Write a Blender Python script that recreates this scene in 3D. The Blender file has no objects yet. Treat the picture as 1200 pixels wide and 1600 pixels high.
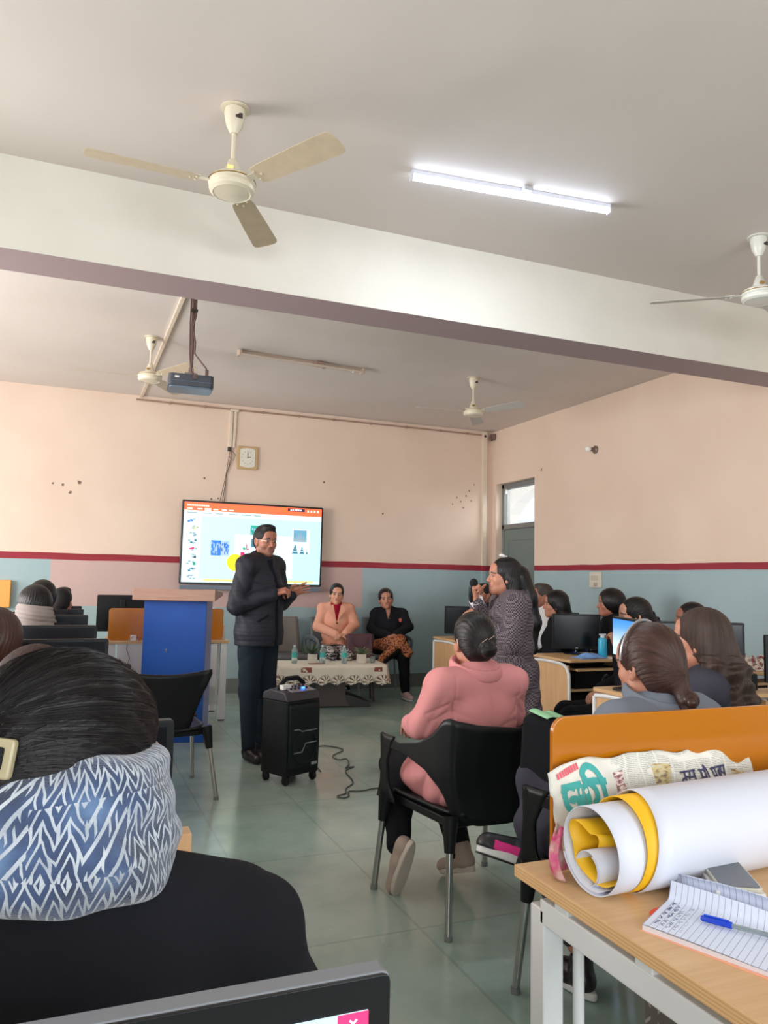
import bpy, bmesh, math, random
import numpy as np
from mathutils import Matrix, Vector, Euler

SC = bpy.context.scene
COL = SC.collection
random.seed(7)
PI = math.pi

# ------------------------------------------------------------ camera
CAM_YAW, CAM_PITCH, CAM_ROLL, CAM_H, CAM_F = .386602, .0874679, .0212331, 1.357, 1204.69
_f = Vector((math.sin(CAM_YAW)*math.cos(CAM_PITCH), math.cos(CAM_YAW)*math.cos(CAM_PITCH), math.sin(CAM_PITCH)))
_r = Vector((math.cos(CAM_YAW), -math.sin(CAM_YAW), 0)); _u = _r.cross(_f)
_r2 = _r*math.cos(CAM_ROLL)+_u*math.sin(CAM_ROLL); _u2 = -_r*math.sin(CAM_ROLL)+_u*math.cos(CAM_ROLL)
cd = bpy.data.cameras.new('camera'); cam = bpy.data.objects.new('camera', cd); COL.objects.link(cam)
cd.sensor_fit = 'HORIZONTAL'; cd.sensor_width = 36; cd.lens = CAM_F/1200*36; cd.clip_start = .02; cd.clip_end = 200
cam.matrix_world = Matrix(((_r2.x, _u2.x, -_f.x, 0), (_r2.y, _u2.y, -_f.y, 0), (_r2.z, _u2.z, -_f.z, CAM_H), (0, 0, 0, 1)))
SC.camera = cam

# ------------------------------------------------------------ world, lights, exposure
SC.view_settings.view_transform = 'Standard'; SC.view_settings.look = 'None'
SC.view_settings.gamma = 1; SC.view_settings.use_curve_mapping = False
SC.view_settings.exposure = 0.46
W = bpy.data.worlds.new('world'); SC.world = W; W.use_nodes = True
W.node_tree.nodes['Background'].inputs[0].default_value = (.93, .96, 1.0, 1)
W.node_tree.nodes['Background'].inputs[1].default_value = 1.3
try:
    SC.cycles.use_denoising = True
    SC.cycles.max_bounces = 8; SC.cycles.diffuse_bounces = 5
    SC.cycles.sample_clamp_indirect = 4
except Exception: pass

def area_light(name, loc, rot, sx, sy, power, color):
    l = bpy.data.lights.new(name, 'AREA'); l.shape = 'RECTANGLE'; l.size = sx; l.size_y = sy
    l.energy = power; l.color = color
    o = bpy.data.objects.new(name, l); COL.objects.link(o); o.location = loc; o.rotation_euler = rot
    return o
# daylight coming in at the windows of the left wall and of the wall behind the camera
WIN_LEFT = [(2.2, 2.2), (5.0, 2.2), (7.7, 1.9)]      # (centre Y, width)
for (_y, _w), _p in zip(WIN_LEFT, (14, 158, 42)):
    area_light('window_daylight', (-3.32, _y, 1.75), (0, -PI/2, 0), 1.5, _w, _p, (1.0, .962, .945))
for _x in (-1.2, 2.4):
    area_light('window_daylight', (_x, -2.42, 1.7), (PI/2, 0, 0), 2.4, 1.5, 72, (.96, 1.0, 1.03))
area_light('veranda_daylight', (7.3, 7.4, 3.2), (0, PI*.36, -.5), 1.2, 1.6, 160, (.95, .98, 1.0))

# ------------------------------------------------------------ names, labels
def tag(o, label=None, cat=None, group=None, kind=None):
    if label: o['label'] = label
    if cat: o['category'] = cat
    if group: o['group'] = group
    if kind: o['kind'] = kind
    return o
def thing(name, label, cat, loc=(0, 0, 0), rotz=0, group=None):
    o = bpy.data.objects.new(name, None); COL.objects.link(o); o.empty_display_size = .1
    o.location = loc; o.rotation_euler = (0, 0, rotz)
    return tag(o, label, cat, group)
def dup(root, loc=None, rotz=None, label=None, group=None):
    def cp(o, parent):
        c = o.copy(); COL.objects.link(c); c.parent = parent
        for ch in list(kids.get(o.name, [])): cp(ch, c)
        return c
    kids = {}
    def walk(o):
        kids[o.name] = list(o.children)
        for ch in o.children: walk(ch)
    walk(root)
    r = cp(root, None)
    if loc is not None: r.location = loc
    if rotz is not None: r.rotation_euler = (0, 0, rotz)
    if label: r['label'] = label
    if group: r['group'] = group
    return r

# ------------------------------------------------------------ mesh builder
class MB:
    def __init__(s): s.v = []; s.f = []; s.m = []; s.mi = 0
    def add(s, vs, fs, M=None):
        n = len(s.v)
        if M is not None: vs = [M @ Vector(v) for v in vs]
        s.v += [tuple(v) for v in vs]
        s.f += [tuple(i+n for i in f) for f in fs]; s.m += [s.mi]*len(fs); return s
    def box(s, c, d, rot=None, M=None, taper=1.0):
        x, y, z = d[0]/2, d[1]/2, d[2]/2
        vs = [(sx*x*(taper if sz > 0 else 1), sy*y*(taper if sz > 0 else 1), sz*z) for sz in (-1, 1) for sy in (-1, 1) for sx in (-1, 1)]
        T = Matrix.Translation(c)
        if rot is not None: T = T @ Euler(rot).to_matrix().to_4x4()
        if M is not None: T = M @ T
        return s.add(vs, [(0, 2, 3, 1), (4, 5, 7, 6), (0, 1, 5, 4), (2, 6, 7, 3), (0, 4, 6, 2), (1, 3, 7, 5)], T)
    def prism(s, poly, a, b, axis='z', M=None):
        n = len(poly)
        def P(p, h): return {'z': (p[0], p[1], h), 'y': (p[0], h, p[1]), 'x': (h, p[0], p[1])}[axis]
        vs = [P(p, a) for p in poly]+[P(p, b) for p in poly]
        fs = [tuple(range(n))[::-1], tuple(range(n, 2*n))]+[(i, (i+1) % n, n+(i+1) % n, n+i) for i in range(n)]
        return s.add(vs, fs, M)
    def lathe(s, prof, c=(0, 0, 0), n=24, M=None, axis='z'):
        vs = []; fs = []
        for r, z in prof:
            for k in range(n):
                a = 2*PI*k/n; vs.append((r*math.cos(a), r*math.sin(a), z))
        for i in range(len(prof)-1):
            for k in range(n):
                k2 = (k+1) % n; fs.append((i*n+k, i*n+k2, (i+1)*n+k2, (i+1)*n+k))
        fs.append(tuple(range(n))[::-1]); fs.append(tuple(range((len(prof)-1)*n, len(prof)*n)))
        T = Matrix.Translation(c)
        if axis == 'x': T = T @ Matrix.Rotation(PI/2, 4, 'Y')
        if axis == 'y': T = T @ Matrix.Rotation(-PI/2, 4, 'X')
        if M is not None: T = M @ T
        return s.add(vs, fs, T)
    def tube(s, pts, r, n=10, M=None, closed=False, flat=None):
        pts = [Vector(p) for p in pts]; N = len(pts)
        rs = r if isinstance(r, (list, tuple)) else [r]*N
        vs = []; fs = []; up = None
        for i, p in enumerate(pts):
            if closed: t = (pts[(i+1) % N]-pts[i-1])
            else: t = (pts[min(i+1, N-1)]-pts[max(i-1, 0)])
            t.normalize()
            if up is None:
                up = Vector((0, 0, 1)) if abs(t.z) < .9 else Vector((0, 1, 0))
            a = t.cross(up)
            if a.length < 1e-4: a = t.cross(Vector((1, 0, 0)))
            a.normalize(); b = a.cross(t).normalized(); up = b
            fx = fy = 1
            if flat: fx, fy = flat
            for k in range(n):
                th = 2*PI*k/n; vs.append(p+a*math.cos(th)*rs[i]*fx+b*math.sin(th)*rs[i]*fy)
        M_ = N if closed else N-1
        for i in range(M_):
            j = (i+1) % N
            for k in range(n):
                k2 = (k+1) % n; fs.append((i*n+k, i*n+k2, j*n+k2, j*n+k))
        if not closed:
            fs.append(tuple(range(n))[::-1]); fs.append(tuple(range((N-1)*n, N*n)))
        return s.add(vs, fs, M)
    def grid(s, fn, nu, nv, M=None, closed_u=False, cell=None):
        vs = [fn(i/(nu if closed_u else nu-1), j/(nv-1)) for j in range(nv) for i in range(nu)]
        fs = []
        n0 = len(s.v)
        for j in range(nv-1):
            for i in range(nu if closed_u else nu-1):
                i2 = (i+1) % nu
                if cell is None or cell(i, j): fs.append((j*nu+i, j*nu+i2, (j+1)*nu+i2, (j+1)*nu+i))
        return s.add(vs, fs, M)
    def sphere(s, c, r, n=16, M=None):
        r = r if isinstance(r, (tuple, list)) else (r, r, r)
        m = n//2+1
        vs = [(0, 0, -1)]
        for j in range(1, m-1):
            a = -PI/2+PI*j/(m-1)
            for i in range(n):
                t = 2*PI*i/n; vs.append((math.cos(a)*math.cos(t), math.cos(a)*math.sin(t), math.sin(a)))
        vs.append((0, 0, 1)); fs = []
        for i in range(n): fs.append((0, 1+(i+1) % n, 1+i))
        for j in range(m-3):
            for i in range(n):
                i2 = (i+1) % n; fs.append((1+j*n+i, 1+j*n+i2, 1+(j+1)*n+i2, 1+(j+1)*n+i))
        e = len(vs)-1; b = 1+(m-3)*n
        for i in range(n): fs.append((b+i, b+(i+1) % n, e))
        vs = [(v[0]*r[0]+c[0], v[1]*r[1]+c[1], v[2]*r[2]+c[2]) for v in vs]
        return s.add(vs, fs, M)
    def build(s, name, mats, parent=None, bevel=0, smooth=False, solid=0, sub=0, seg=2, loc=None, off=0):
        me = bpy.data.meshes.new(name); me.from_pydata(s.v, [], s.f)
        mats = mats if isinstance(mats, (list, tuple)) else [mats]
        for m in mats: me.materials.append(m)
        me.polygons.foreach_set('material_index', s.m)
        if smooth == True: me.polygons.foreach_set('use_smooth', [True]*len(s.f))
        me.update()
        bm = bmesh.new(); bm.from_mesh(me); bmesh.ops.remove_doubles(bm, verts=bm.verts, dist=1e-6)
        bmesh.ops.recalc_face_normals(bm, faces=bm.faces); bm.to_mesh(me); bm.free()
        if smooth == 'auto':
            me.polygons.foreach_set('use_smooth', [True]*len(me.polygons))
            try: me.set_sharp_from_angle(angle=math.radians(35))
            except Exception: pass
        o = bpy.data.objects.new(name, me); COL.objects.link(o)
        if parent is not None: o.parent = parent
        if loc is not None: o.location = loc
        if solid:
            md = o.modifiers.new('solid', 'SOLIDIFY'); md.thickness = solid; md.offset = off
        if sub:
            md = o.modifiers.new('sub', 'SUBSURF'); md.levels = sub; md.render_levels = sub
        if bevel:
            md = o.modifiers.new('bevel', 'BEVEL'); md.width = bevel; md.segments = seg; md.limit_method = 'ANGLE'; md.angle_limit = math.radians(40)
            me.polygons.foreach_set('use_smooth', [True]*len(me.polygons))
            try: md.harden_normals = True
            except Exception: pass
        return o
def struct(name, mb, mats, **k):
    o = mb.build(name, mats, None, **k); o['kind'] = 'structure'; return o
def roundrect(x0, z0, x1, z1, r, n=5, corners=(1, 1, 1, 1)):
    pts = []
    for ci, (cx, cz, a0) in enumerate(((x1-r, z0+r, -90), (x1-r, z1-r, 0), (x0+r, z1-r, 90), (x0+r, z0+r, 180))):
        if corners[ci]:
            for k in range(n+1):
                a = math.radians(a0+90*k/n); pts.append((cx+r*math.cos(a), cz+r*math.sin(a)))
        else:
            pts.append(((x1, z0), (x1, z1), (x0, z1), (x0, z0))[ci])
    return pts

# ------------------------------------------------------------ materials
def srgb(r, g, b):
    f = lambda c: (c/255/12.92) if c/255 <= .04045 else ((c/255+.055)/1.055)**2.4
    return (f(r), f(g), f(b), 1)
class NT:
    def __init__(s, name):
        s.m = bpy.data.materials.new(name); s.m.use_nodes = True; s.t = s.m.node_tree
        s.b = s.t.nodes['Principled BSDF']
    def n(s, typ, **k):
        nd = s.t.nodes.new(typ)
        for a, v in k.items(): setattr(nd, a, v)
        return nd
    def l(s, a, b): s.t.links.new(a, b)
    def put(s, sock, v):
        if isinstance(v, bpy.types.NodeSocket): s.l(v, sock)
        else: sock.default_value = v
    def math(s, op, a, b=None, c=None, clamp=False):
        nd = s.n('ShaderNodeMath', operation=op); nd.use_clamp = clamp
        for i, v in enumerate((a, b, c)):
            if v is not None: s.put(nd.inputs[i], v)
        return nd.outputs[0]
    def mix(s, f, a, b):
        nd = s.n('ShaderNodeMix', data_type='RGBA')
        s.put(nd.inputs[0], f); s.put(nd.inputs[6], a); s.put(nd.inputs[7], b); return nd.outputs[2]
    def coord(s, kind='Object'): return s.n('ShaderNodeTexCoord').outputs[kind]
    def xyz(s, v=None):
        nd = s.n('ShaderNodeSeparateXYZ'); s.l(v if v is not None else s.coord(), nd.inputs[0]); return nd.outputs
    def vec(s, x, y, z):
        nd = s.n('ShaderNodeCombineXYZ')
        for i, v in enumerate((x, y, z)): s.put(nd.inputs[i], v)
        return nd.outputs[0]
    def noise(s, v=None, scale=5, detail=3, rough=.5, out=0, dist=0):
        nd = s.n('ShaderNodeTexNoise'); nd.inputs['Scale'].default_value = scale; nd.inputs['Detail'].default_value = detail
        nd.inputs['Roughness'].default_value = rough; nd.inputs['Distortion'].default_value = dist
        s.l(v if v is not None else s.coord(), nd.inputs['Vector']); return nd.outputs[out]
    def ramp(s, f, stops):
        nd = s.n('ShaderNodeValToRGB'); s.l(f, nd.inputs[0]); e = nd.color_ramp.elements
        while len(e) < len(stops): e.new(.5)
        for i, (p, c) in enumerate(stops): e[i].position = p; e[i].color = c if len(c) == 4 else (*c, 1)
        return nd.outputs[0]
    def scale(s, v, sc):
        nd = s.n('ShaderNodeMapping'); s.l(v, nd.inputs[0]); nd.inputs['Scale'].default_value = sc; return nd.outputs[0]
    def bump(s, h, st=.2, d=.01):
        nd = s.n('ShaderNodeBump'); nd.inputs['Strength'].default_value = st; nd.inputs['Distance'].default_value = d
        s.l(h, nd.inputs['Height']); s.l(nd.outputs[0], s.b.inputs['Normal'])
    def rect(s, x, z, x0, x1, z0, z1):
        a = s.math('MULTIPLY', s.math('GREATER_THAN', x, x0), s.math('LESS_THAN', x, x1))
        b = s.math('MULTIPLY', s.math('GREATER_THAN', z, z0), s.math('LESS_THAN', z, z1))
        return s.math('MULTIPLY', a, b)
def plain(name, rgb, rough=.5, metal=0, spec=.5, bump=0, bscale=200, var=0, vscale=8, coat=0, sheen=0):
    t = NT(name); c = srgb(*rgb)
    t.b.inputs['Roughness'].default_value = rough; t.b.inputs['Metallic'].default_value = metal
    t.b.inputs['Specular IOR Level'].default_value = spec
    if coat: t.b.inputs['Coat Weight'].default_value = coat; t.b.inputs['Coat Roughness'].default_value = .1
    if sheen: t.b.inputs['Sheen Weight'].default_value = sheen
    if var:
        f = t.noise(scale=vscale, detail=4)
        t.l(t.ramp(f, [(.3, tuple(x*(1-var) for x in c[:3])), (.7, tuple(min(1, x*(1+var)) for x in c[:3]))]), t.b.inputs['Base Color'])
    else: t.b.inputs['Base Color'].default_value = c
    if bump: t.bump(t.noise(scale=bscale, detail=3), bump, .003)
    return t.m
def emis(name, rgb, st):
    t = NT(name); t.b.inputs['Base Color'].default_value = srgb(*rgb)
    t.b.inputs['Emission Color'].default_value = srgb(*rgb); t.b.inputs['Emission Strength'].default_value = st
    t.b.inputs['Roughness'].default_value = .4
    return t.m
def wood(name, c1, c2, axis=0, rough=.4, sc=1.0):
    t = NT(name); v = t.coord()
    s3 = [14*sc]*3; s3[axis] = .9*sc
    n = t.noise(t.scale(v, s3), 2.2, 6, .6, dist=.6)
    fine = t.noise(t.scale(v, [90*sc if i != axis else 3*sc for i in range(3)]), 3, 2)
    f = t.math('ADD', t.math('MULTIPLY', n, .8), t.math('MULTIPLY', fine, .2))
    t.l(t.ramp(f, [(.35, srgb(*c1)), (.65, srgb(*c2))]), t.b.inputs['Base Color'])
    t.b.inputs['Roughness'].default_value = rough; t.bump(fine, .04, .002)
    return t.m
# ============================================================ THE ROOM
YW, XR, HC = 9.126, 5.309, 3.401
XL, YB = -3.4, -2.5
WT = .22
CREAM = srgb(226, 202, 178); BLUE = srgb(142, 160, 168); PINKP = srgb(200, 172, 166); RED = srgb(150, 34, 50)

def wall_mat(name, axis, z0, z1, patch=False, marks=()):
    t = NT(name); x = t.xyz(); a = x[axis]; z = x[2]
    n = t.noise(scale=1.1, detail=3)
    cream = t.ramp(n, [(.3, srgb(224, 200, 182)), (.7, srgb(232, 210, 192))])
    stain = t.noise(scale=3.5, detail=6, rough=.7)
    cream = t.mix(t.math('MULTIPLY', t.math('GREATER_THAN', stain, .71), .12), cream, srgb(170, 140, 110))
    blue = t.ramp(t.noise(scale=1.6, detail=3), [(.3, srgb(154, 178, 184)), (.7, srgb(166, 188, 192))])
    if patch:
        jig = t.math('MULTIPLY', t.math('SUBTRACT', t.noise(scale=6, detail=2), .5), .03)
        m = t.rect(t.math('ADD', a, jig), t.math('ADD', z, jig), -.175, 3.44, 1.0, 1.6)
        blue = t.mix(m, blue, PINKP)
    wob = t.math('MULTIPLY', t.math('SUBTRACT', t.noise(scale=2.5, detail=2), .5), .012)
    zz = t.math('ADD', z, wob)
    c = t.mix(t.math('GREATER_THAN', zz, z1), t.mix(t.math('GREATER_THAN', zz, z0), blue, RED), cream)
    for (px, pz, r) in marks:
        d = t.math('SQRT', t.math('ADD', t.math('POWER', t.math('SUBTRACT', a, px), 2), t.math('POWER', t.math('SUBTRACT', z, pz), 2)))
        d = t.math('ADD', d, t.math('MULTIPLY', t.math('SUBTRACT', t.noise(scale=60, detail=2), .5), r*1.2))
        c = t.mix(t.math('LESS_THAN', d, r), c, srgb(120, 98, 84))
    t.l(c, t.b.inputs['Base Color']); t.b.inputs['Roughness'].default_value = .62
    t.bump(t.noise(scale=24, detail=5), .12, .006)
    return t.m

marks_b = [(-.2, 2.33, .012), (-.1, 2.32, .014), (.07, 2.36, .022), (-.02, 2.24, .016),
           (1.43, 2.5, .012), (1.52, 2.26, .012), (1.60, 2.27, .01),
           (4.76, 2.47, .012), (4.82, 2.42, .012), (4.9, 2.5, .012), (4.95, 2.57, .012), (4.86, 2.34, .014), (4.98, 2.44, .012), (5.02, 2.66, .01), (4.7, 2.38, .01), (2.9, 2.55, .014), (3.7, 2.2, .012)]
M_back = wall_mat('painted_back_wall', 0, 1.5, 1.573, True, marks_b)
M_right = wall_mat('painted_side_wall', 1, 1.505, 1.568, False, [(7.953, 2.739, .016), (8.0, 2.745, .008)])
t = NT('ceiling_paint'); n = t.noise(scale=.9, detail=4)
t.l(t.ramp(n, [(.3, srgb(212, 202, 196)), (.7, srgb(220, 211, 206))]), t.b.inputs['Base Color'])
t.b.inputs['Roughness'].default_value = .6; t.bump(t.noise(scale=30, detail=4), .1, .006); M_ceil = t.m
t = NT('beam_paint')
t.l(t.ramp(t.noise(scale=2, detail=5), [(.3, srgb(222, 218, 208)), (.7, srgb(230, 226, 216))]), t.b.inputs['Base Color'])
t.b.inputs['Roughness'].default_value = .6; t.bump(t.noise(scale=30, detail=4), .1, .006); M_beam = t.m
t = NT('beam_soffit_tone')
t.b.inputs['Base Color'].default_value = srgb(164, 143, 146); t.b.inputs['Roughness'].default_value = .6; M_soffit = t.m  # beam underside coloured darker and pinker than the beam faces

# floor: polished grey green stone slabs
t = NT('polished_stone_slabs'); v = t.coord(); x = t.xyz(v)
def seam(axis, w, off):
    f = t.math('FRACT', t.math('DIVIDE', t.math('ADD', x[axis], off), w))
    return t.math('LESS_THAN', t.math('ABSOLUTE', t.math('SUBTRACT', f, .5)), .006/w)
sm = t.math('MAXIMUM', seam(0, .56, .05), seam(1, .9, .3))
ix = t.math('FLOOR', t.math('DIVIDE', t.math('ADD', x[0], .05+.28), .56)); iy = t.math('FLOOR', t.math('DIVIDE', t.math('ADD', x[1], .3+.45), .9))
wn = t.n('ShaderNodeTexWhiteNoise'); t.l(t.vec(ix, iy, 0.0), wn.inputs[0])
base = t.ramp(t.noise(v, 1.8, 6, .62), [(.28, srgb(124, 152, 144)), (.5, srgb(148, 173, 165)), (.72, srgb(166, 186, 177))])
base = t.mix(t.math('MULTIPLY', wn.outputs[0], .30), base, srgb(172, 170, 156))
base = t.mix(t.math('MULTIPLY', t.math('GREATER_THAN', t.noise(v, 5, 8, .7), .64), .18), base, srgb(196, 198, 188))
base = t.mix(t.math('MULTIPLY', sm, .25), base, srgb(104, 112, 106))
t.l(base, t.b.inputs['Base Color'])
t.l(t.ramp(t.noise(v, 4, 4), [(.3, (.12,)*3), (.7, (.26,)*3)]), t.b.inputs['Roughness'])
t.b.inputs['Specular IOR Level'].default_value = .6
t.bump(t.math('SUBTRACT', t.math('MULTIPLY', t.noise(v, 6, 3), .3), sm), .12, .003); M_floor = t.m

M_grayst = plain('grey_skirting_stone', (112, 116, 112), .35, var=.08)
M_door = plain('grey_green_door_paint', (112, 126, 122), .5, var=.05, vscale=3)
M_frame = plain('grey_door_frame_paint', (122, 124, 122), .5)
M_white = plain('white_paint', (226, 224, 220), .5)
t = NT('window_glass'); t.b.inputs['Base Color'].default_value = (.95, .98, .98, 1); t.b.inputs['Transmission Weight'].default_value = 1
t.b.inputs['Roughness'].default_value = .02; t.b.inputs['IOR'].default_value = 1.02; M_glass = t.m

b = MB(); b.box(((XL+XR)/2, (YB+YW)/2, -.05), (XR-XL+2*WT, YW-YB+2*WT, .1)); struct('floor', b, M_floor)
b = MB(); b.box(((XL+XR)/2, (YB+YW)/2, HC+.06), (XR-XL+2*WT, YW-YB+2*WT, .12)); struct('ceiling', b, M_ceil)
b = MB(); b.box(((XL+XR)/2, YW+WT/2, HC/2), (XR-XL+2*WT, WT, HC)); struct('wall_back', b, M_back)
# right wall with the door opening
DY0, DY1, DZ = 8.104, 9.03, 2.67
b = MB()
b.box((XR+WT/2, (YB+DY0)/2, HC/2), (WT, DY0-YB, HC)); b.box((XR+WT/2, (DY1+YW)/2, HC/2), (WT, YW-DY1, HC))
b.box((XR+WT/2, (DY0+DY1)/2, (DZ+HC)/2), (WT, DY1-DY0, HC-DZ)); struct('wall_right', b, M_right)
# left wall and front wall with window openings
def wall_with_windows(name, axis, pos, a0, a1, wins, z0, z1, mat):
    b = MB(); cur = a0
    def seg(s0, s1, h0, h1):
        if axis == 'x': b.box((pos, (s0+s1)/2, (h0+h1)/2), (WT, s1-s0, h1-h0))
        else: b.box(((s0+s1)/2, pos, (h0+h1)/2), (s1-s0, WT, h1-h0))
    for c, w in sorted(wins):
        seg(cur, c-w/2, 0, HC); seg(c-w/2, c+w/2, 0, z0); seg(c-w/2, c+w/2, z1, HC); cur = c+w/2
    seg(cur, a1, 0, HC); struct(name, b, mat)
    for i, (c, w) in enumerate(sorted(wins)):
        f = MB()
        for s0, s1, h0, h1 in ((c-w/2, c-w/2+.05, z0, z1), (c+w/2-.05, c+w/2, z0, z1), (c-w/2, c+w/2, z0, z0+.05), (c-w/2, c+w/2, z1-.05, z1), (c-.02, c+.02, z0, z1)):
            if axis == 'x': f.box((pos-.06, (s0+s1)/2, (h0+h1)/2), (.05, s1-s0, h1-h0))
            else: f.box(((s0+s1)/2, pos-.06, (h0+h1)/2), (s1-s0, .05, h1-h0))
        global wn_i
        wn_i += 1
        fo = struct('window_%d' % wn_i, f, M_frame)
        g = MB()
        if axis == 'x': g.box((pos-.06, c, (z0+z1)/2), (.006, w-.06, z1-z0-.06))
        else: g.box((c, pos-.06, (z0+z1)/2), (w-.06, .006, z1-z0-.06))
        g.build('pane', M_glass, fo)
wn_i = 0
wall_with_windows('wall_left', 'x', XL-WT/2, YB, YW, WIN_LEFT, 1.0, 2.6, wall_mat('painted_left_wall', 1, 1.5, 1.573))
wall_with_windows('wall_front', 'y', YB-WT/2, XL, XR, [(-1.2, 2.5), (2.4, 2.5)], .95, 2.55, wall_mat('painted_front_wall', 0, 1.5, 1.573))
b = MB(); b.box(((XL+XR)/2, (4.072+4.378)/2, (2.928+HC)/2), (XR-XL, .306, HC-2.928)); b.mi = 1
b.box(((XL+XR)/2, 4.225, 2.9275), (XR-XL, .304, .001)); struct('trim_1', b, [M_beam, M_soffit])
b = MB(); b.box(((XL+XR)/2, YW-.008, .085), (XR-XL, .016, .17)); struct('baseboard_back', b, M_grayst)
b = MB(); b.box((XR-.008, (YB+DY0)/2, .085), (.016, DY0-YB, .17)); struct('baseboard_right', b, M_grayst)
b = MB(); b.box((XL+.008, (YB+YW)/2, .085), (.016, YW-YB, .17)); struct('baseboard_left', b, M_grayst)

# door with transom in the right wall
b = MB(); X0 = XR+.10
for y0, y1, z0, z1 in ((DY0, DY0+.055, 0, DZ), (DY1-.055, DY1, 0, DZ), (DY0, DY1, DZ-.06, DZ), (DY0, DY1, 2.06, 2.125)):
    b.box((X0+.04, (y0+y1)/2, (z0+z1)/2), (.10, y1-y0, z1-z0))
df = struct('door_1', b, M_frame, bevel=.004)
b = MB(); b.box((X0+.03, (DY0+DY1)/2, 1.035), (.04, DY1-DY0-.11, 2.04)); 
b.box((X0+.006, (DY0+DY1)/2, 1.98), (.010, .62, .15)); b.box((X0+.006, (DY0+DY1)/2, .13), (.010, .62, .22))
for s in (-1, 1): b.box((X0+.007, (DY0+DY1)/2+s*.36, 1.03), (.012, .10, 2.02))
b.build('door_leaf', M_door, df, bevel=.004)
b = MB(); b.box((X0+.04, (DY0+DY1)/2, 2.37), (.006, DY1-DY0-.11, .49)); b.build('transom_pane', M_glass, df)
b = MB(); b.box((X0-.02, DY1-.12, 2.57), (.03, .02, .07)); b.build('latch', plain('latch_metal', (190, 188, 184), .3, .8), df)
# chipped plaster beside the door, the reveal is the wall itself
# veranda outside the door, seen through the transom
M_out = plain('veranda_whitewash', (238, 232, 226), .8)
b = MB(); VX = 8.2
cy, rr = 11.9, 1.75
poly_l = [(4.0, -1), (cy-rr, -1), (cy-rr, 2.2)]+[(cy+rr*math.cos(PI-PI*k/12), 2.2+rr*.60*math.sin(PI-PI*k/12)) for k in range(13)]+[(cy+rr, -1), (20, -1), (20, 4.2), (4, 4.2)]
b.prism(poly_l, VX, VX+.25, 'x'); struct('trim_2', b, M_out)
b = MB(); b.box((6.95, 12, 3.75), (2.6, 16, .12)); struct('trim_3', b, M_out)
b = MB(); b.box((7.4, 12, -.06), (3.6, 16, .1)); struct('trim_4', b, M_grayst)
b = MB(); b.box((14, 17, 1.7), (.3, 18, 3.4)); b.prism([(10, 3.4), (26, 3.4), (18, 5.6)], 13.8, 14.2, 'x'); struct('trim_5', b, plain('outer_building_paint', (214, 216, 222), .8))

# ------------------------------------------------------------ ceiling fans
M_fan = plain('cream_fan_enamel', (222, 212, 190), .3, var=.03)
M_fanw = plain('white_fan_enamel', (228, 228, 220), .3)
M_blade = plain('beige_fan_blade', (196, 178, 152), .4, var=.06, vscale=20)
M_bladew = plain('grey_white_fan_blade', (200, 196, 190), .4)
M_gold = plain('brass_trim', (180, 150, 90), .3, .7)
M_dark = plain('dark_print', (60, 52, 48), .6)
def make_fan(label, loc, angles, mb_, mbl, droop=0):
    t = thing('ceiling_fan', label, 'fan', loc, 0)
    b = MB(); b.lathe([(.0, 0), (.062, -.001), (.062, -.006), (0, -.007)], n=32); b.build('ceiling_plate', mb_, t, smooth='auto')
    b = MB(); b.lathe([(.044, -.008), (.046, -.03), (.036, -.08), (.022, -.108), (.018, -.118), (0, -.118)], n=28); b.mi = 1
    b.box((.012, -.040, -.05), (.03, .004, .022)); b.build('canopy', [mb_, M_dark], t, smooth='auto')
    b = MB(); b.lathe([(.0095, -.09), (.0095, -.27)], n=14); b.build('down_rod', mb_, t, smooth='auto')
    b = MB(); b.lathe([(.014, -.235), (.02, -.24), (.034, -.285), (.046, -.312), (.05, -.325), (0, -.33)], n=28); b.mi = 1
    b.box((-.018, -.037, -.29), (.028, .008, .018), rot=(.35, 0, 0)); b.build('bell', [mb_, M_gold], t, smooth='auto')
    b = MB(); b.lathe([(.03, -.318), (.088, -.322), (.097, -.33), (.097, -.338)], n=40)
    b.lathe([(.097, -.338), (.102, -.343), (.102, -.352), (.094, -.358), (.094, -.364), (.099, -.368), (.096, -.380), (.082, -.39), (.078, -.388), (.03, -.396), (0, -.397)], n=40)
    b.build('motor', [mb_], t, smooth='auto')
    b = MB(); b.lathe([(.0975, -.3365), (.1035, -.3375), (.1035, -.3405), (.0975, -.3415)], n=40); b.build('trim_ring', M_gold, t, smooth='auto')
    for a in angles:
        b = MB(); R = Matrix.Rotation(math.radians(a), 4, 'Z') @ Matrix.Translation((0, 0, -.352)) @ Matrix.Rotation(math.radians(-13), 4, 'X')
        prof = [(.15, .045), (.19, .052), (.40, .060), (.57, .064), (.592, .058), (.602, .044), (.605, 0)]
        up = [(x, w) for x, w in prof]; lo = [(x, -w*.96) for x, w in prof[::-1][1:]]
        b.prism(up+lo, -.0015, .0015, 'z', M=R)
        b.mi = 1
        b.box((.135, 0, .003), (.12, .034, .004), M=R); b.box((.165, 0, .004), (.05, .07, .004), M=R)
        for sx, sy in ((.155, .022), (.155, -.022), (.18, 0)): b.lathe([(.004, .004), (.004, .009), (0, .009)], (sx, sy, 0), n=8, M=R); b.lathe([(.005, -.006), (.005, 0)], (sx, sy, 0), n=8, M=R)
        b.build('blade', [mbl, mb_], t, bevel=.001, seg=1)
    return t
make_fan('cream ceiling fan hanging in front of the beam, largest, beside the lit tube light', (.573, 3.239, HC), (182, 301, 62), M_fan, M_blade)
make_fan('white ceiling fan in front of the beam, cut by the right edge of the photo', (3.638, 3.217, HC), (142.5, 262, 22), M_fanw, M_bladew)
make_fan('cream ceiling fan beyond the beam, just left of the hanging projector', (.566, 6.794, HC), (178, 298, 58), M_fan, M_blade)
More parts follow.
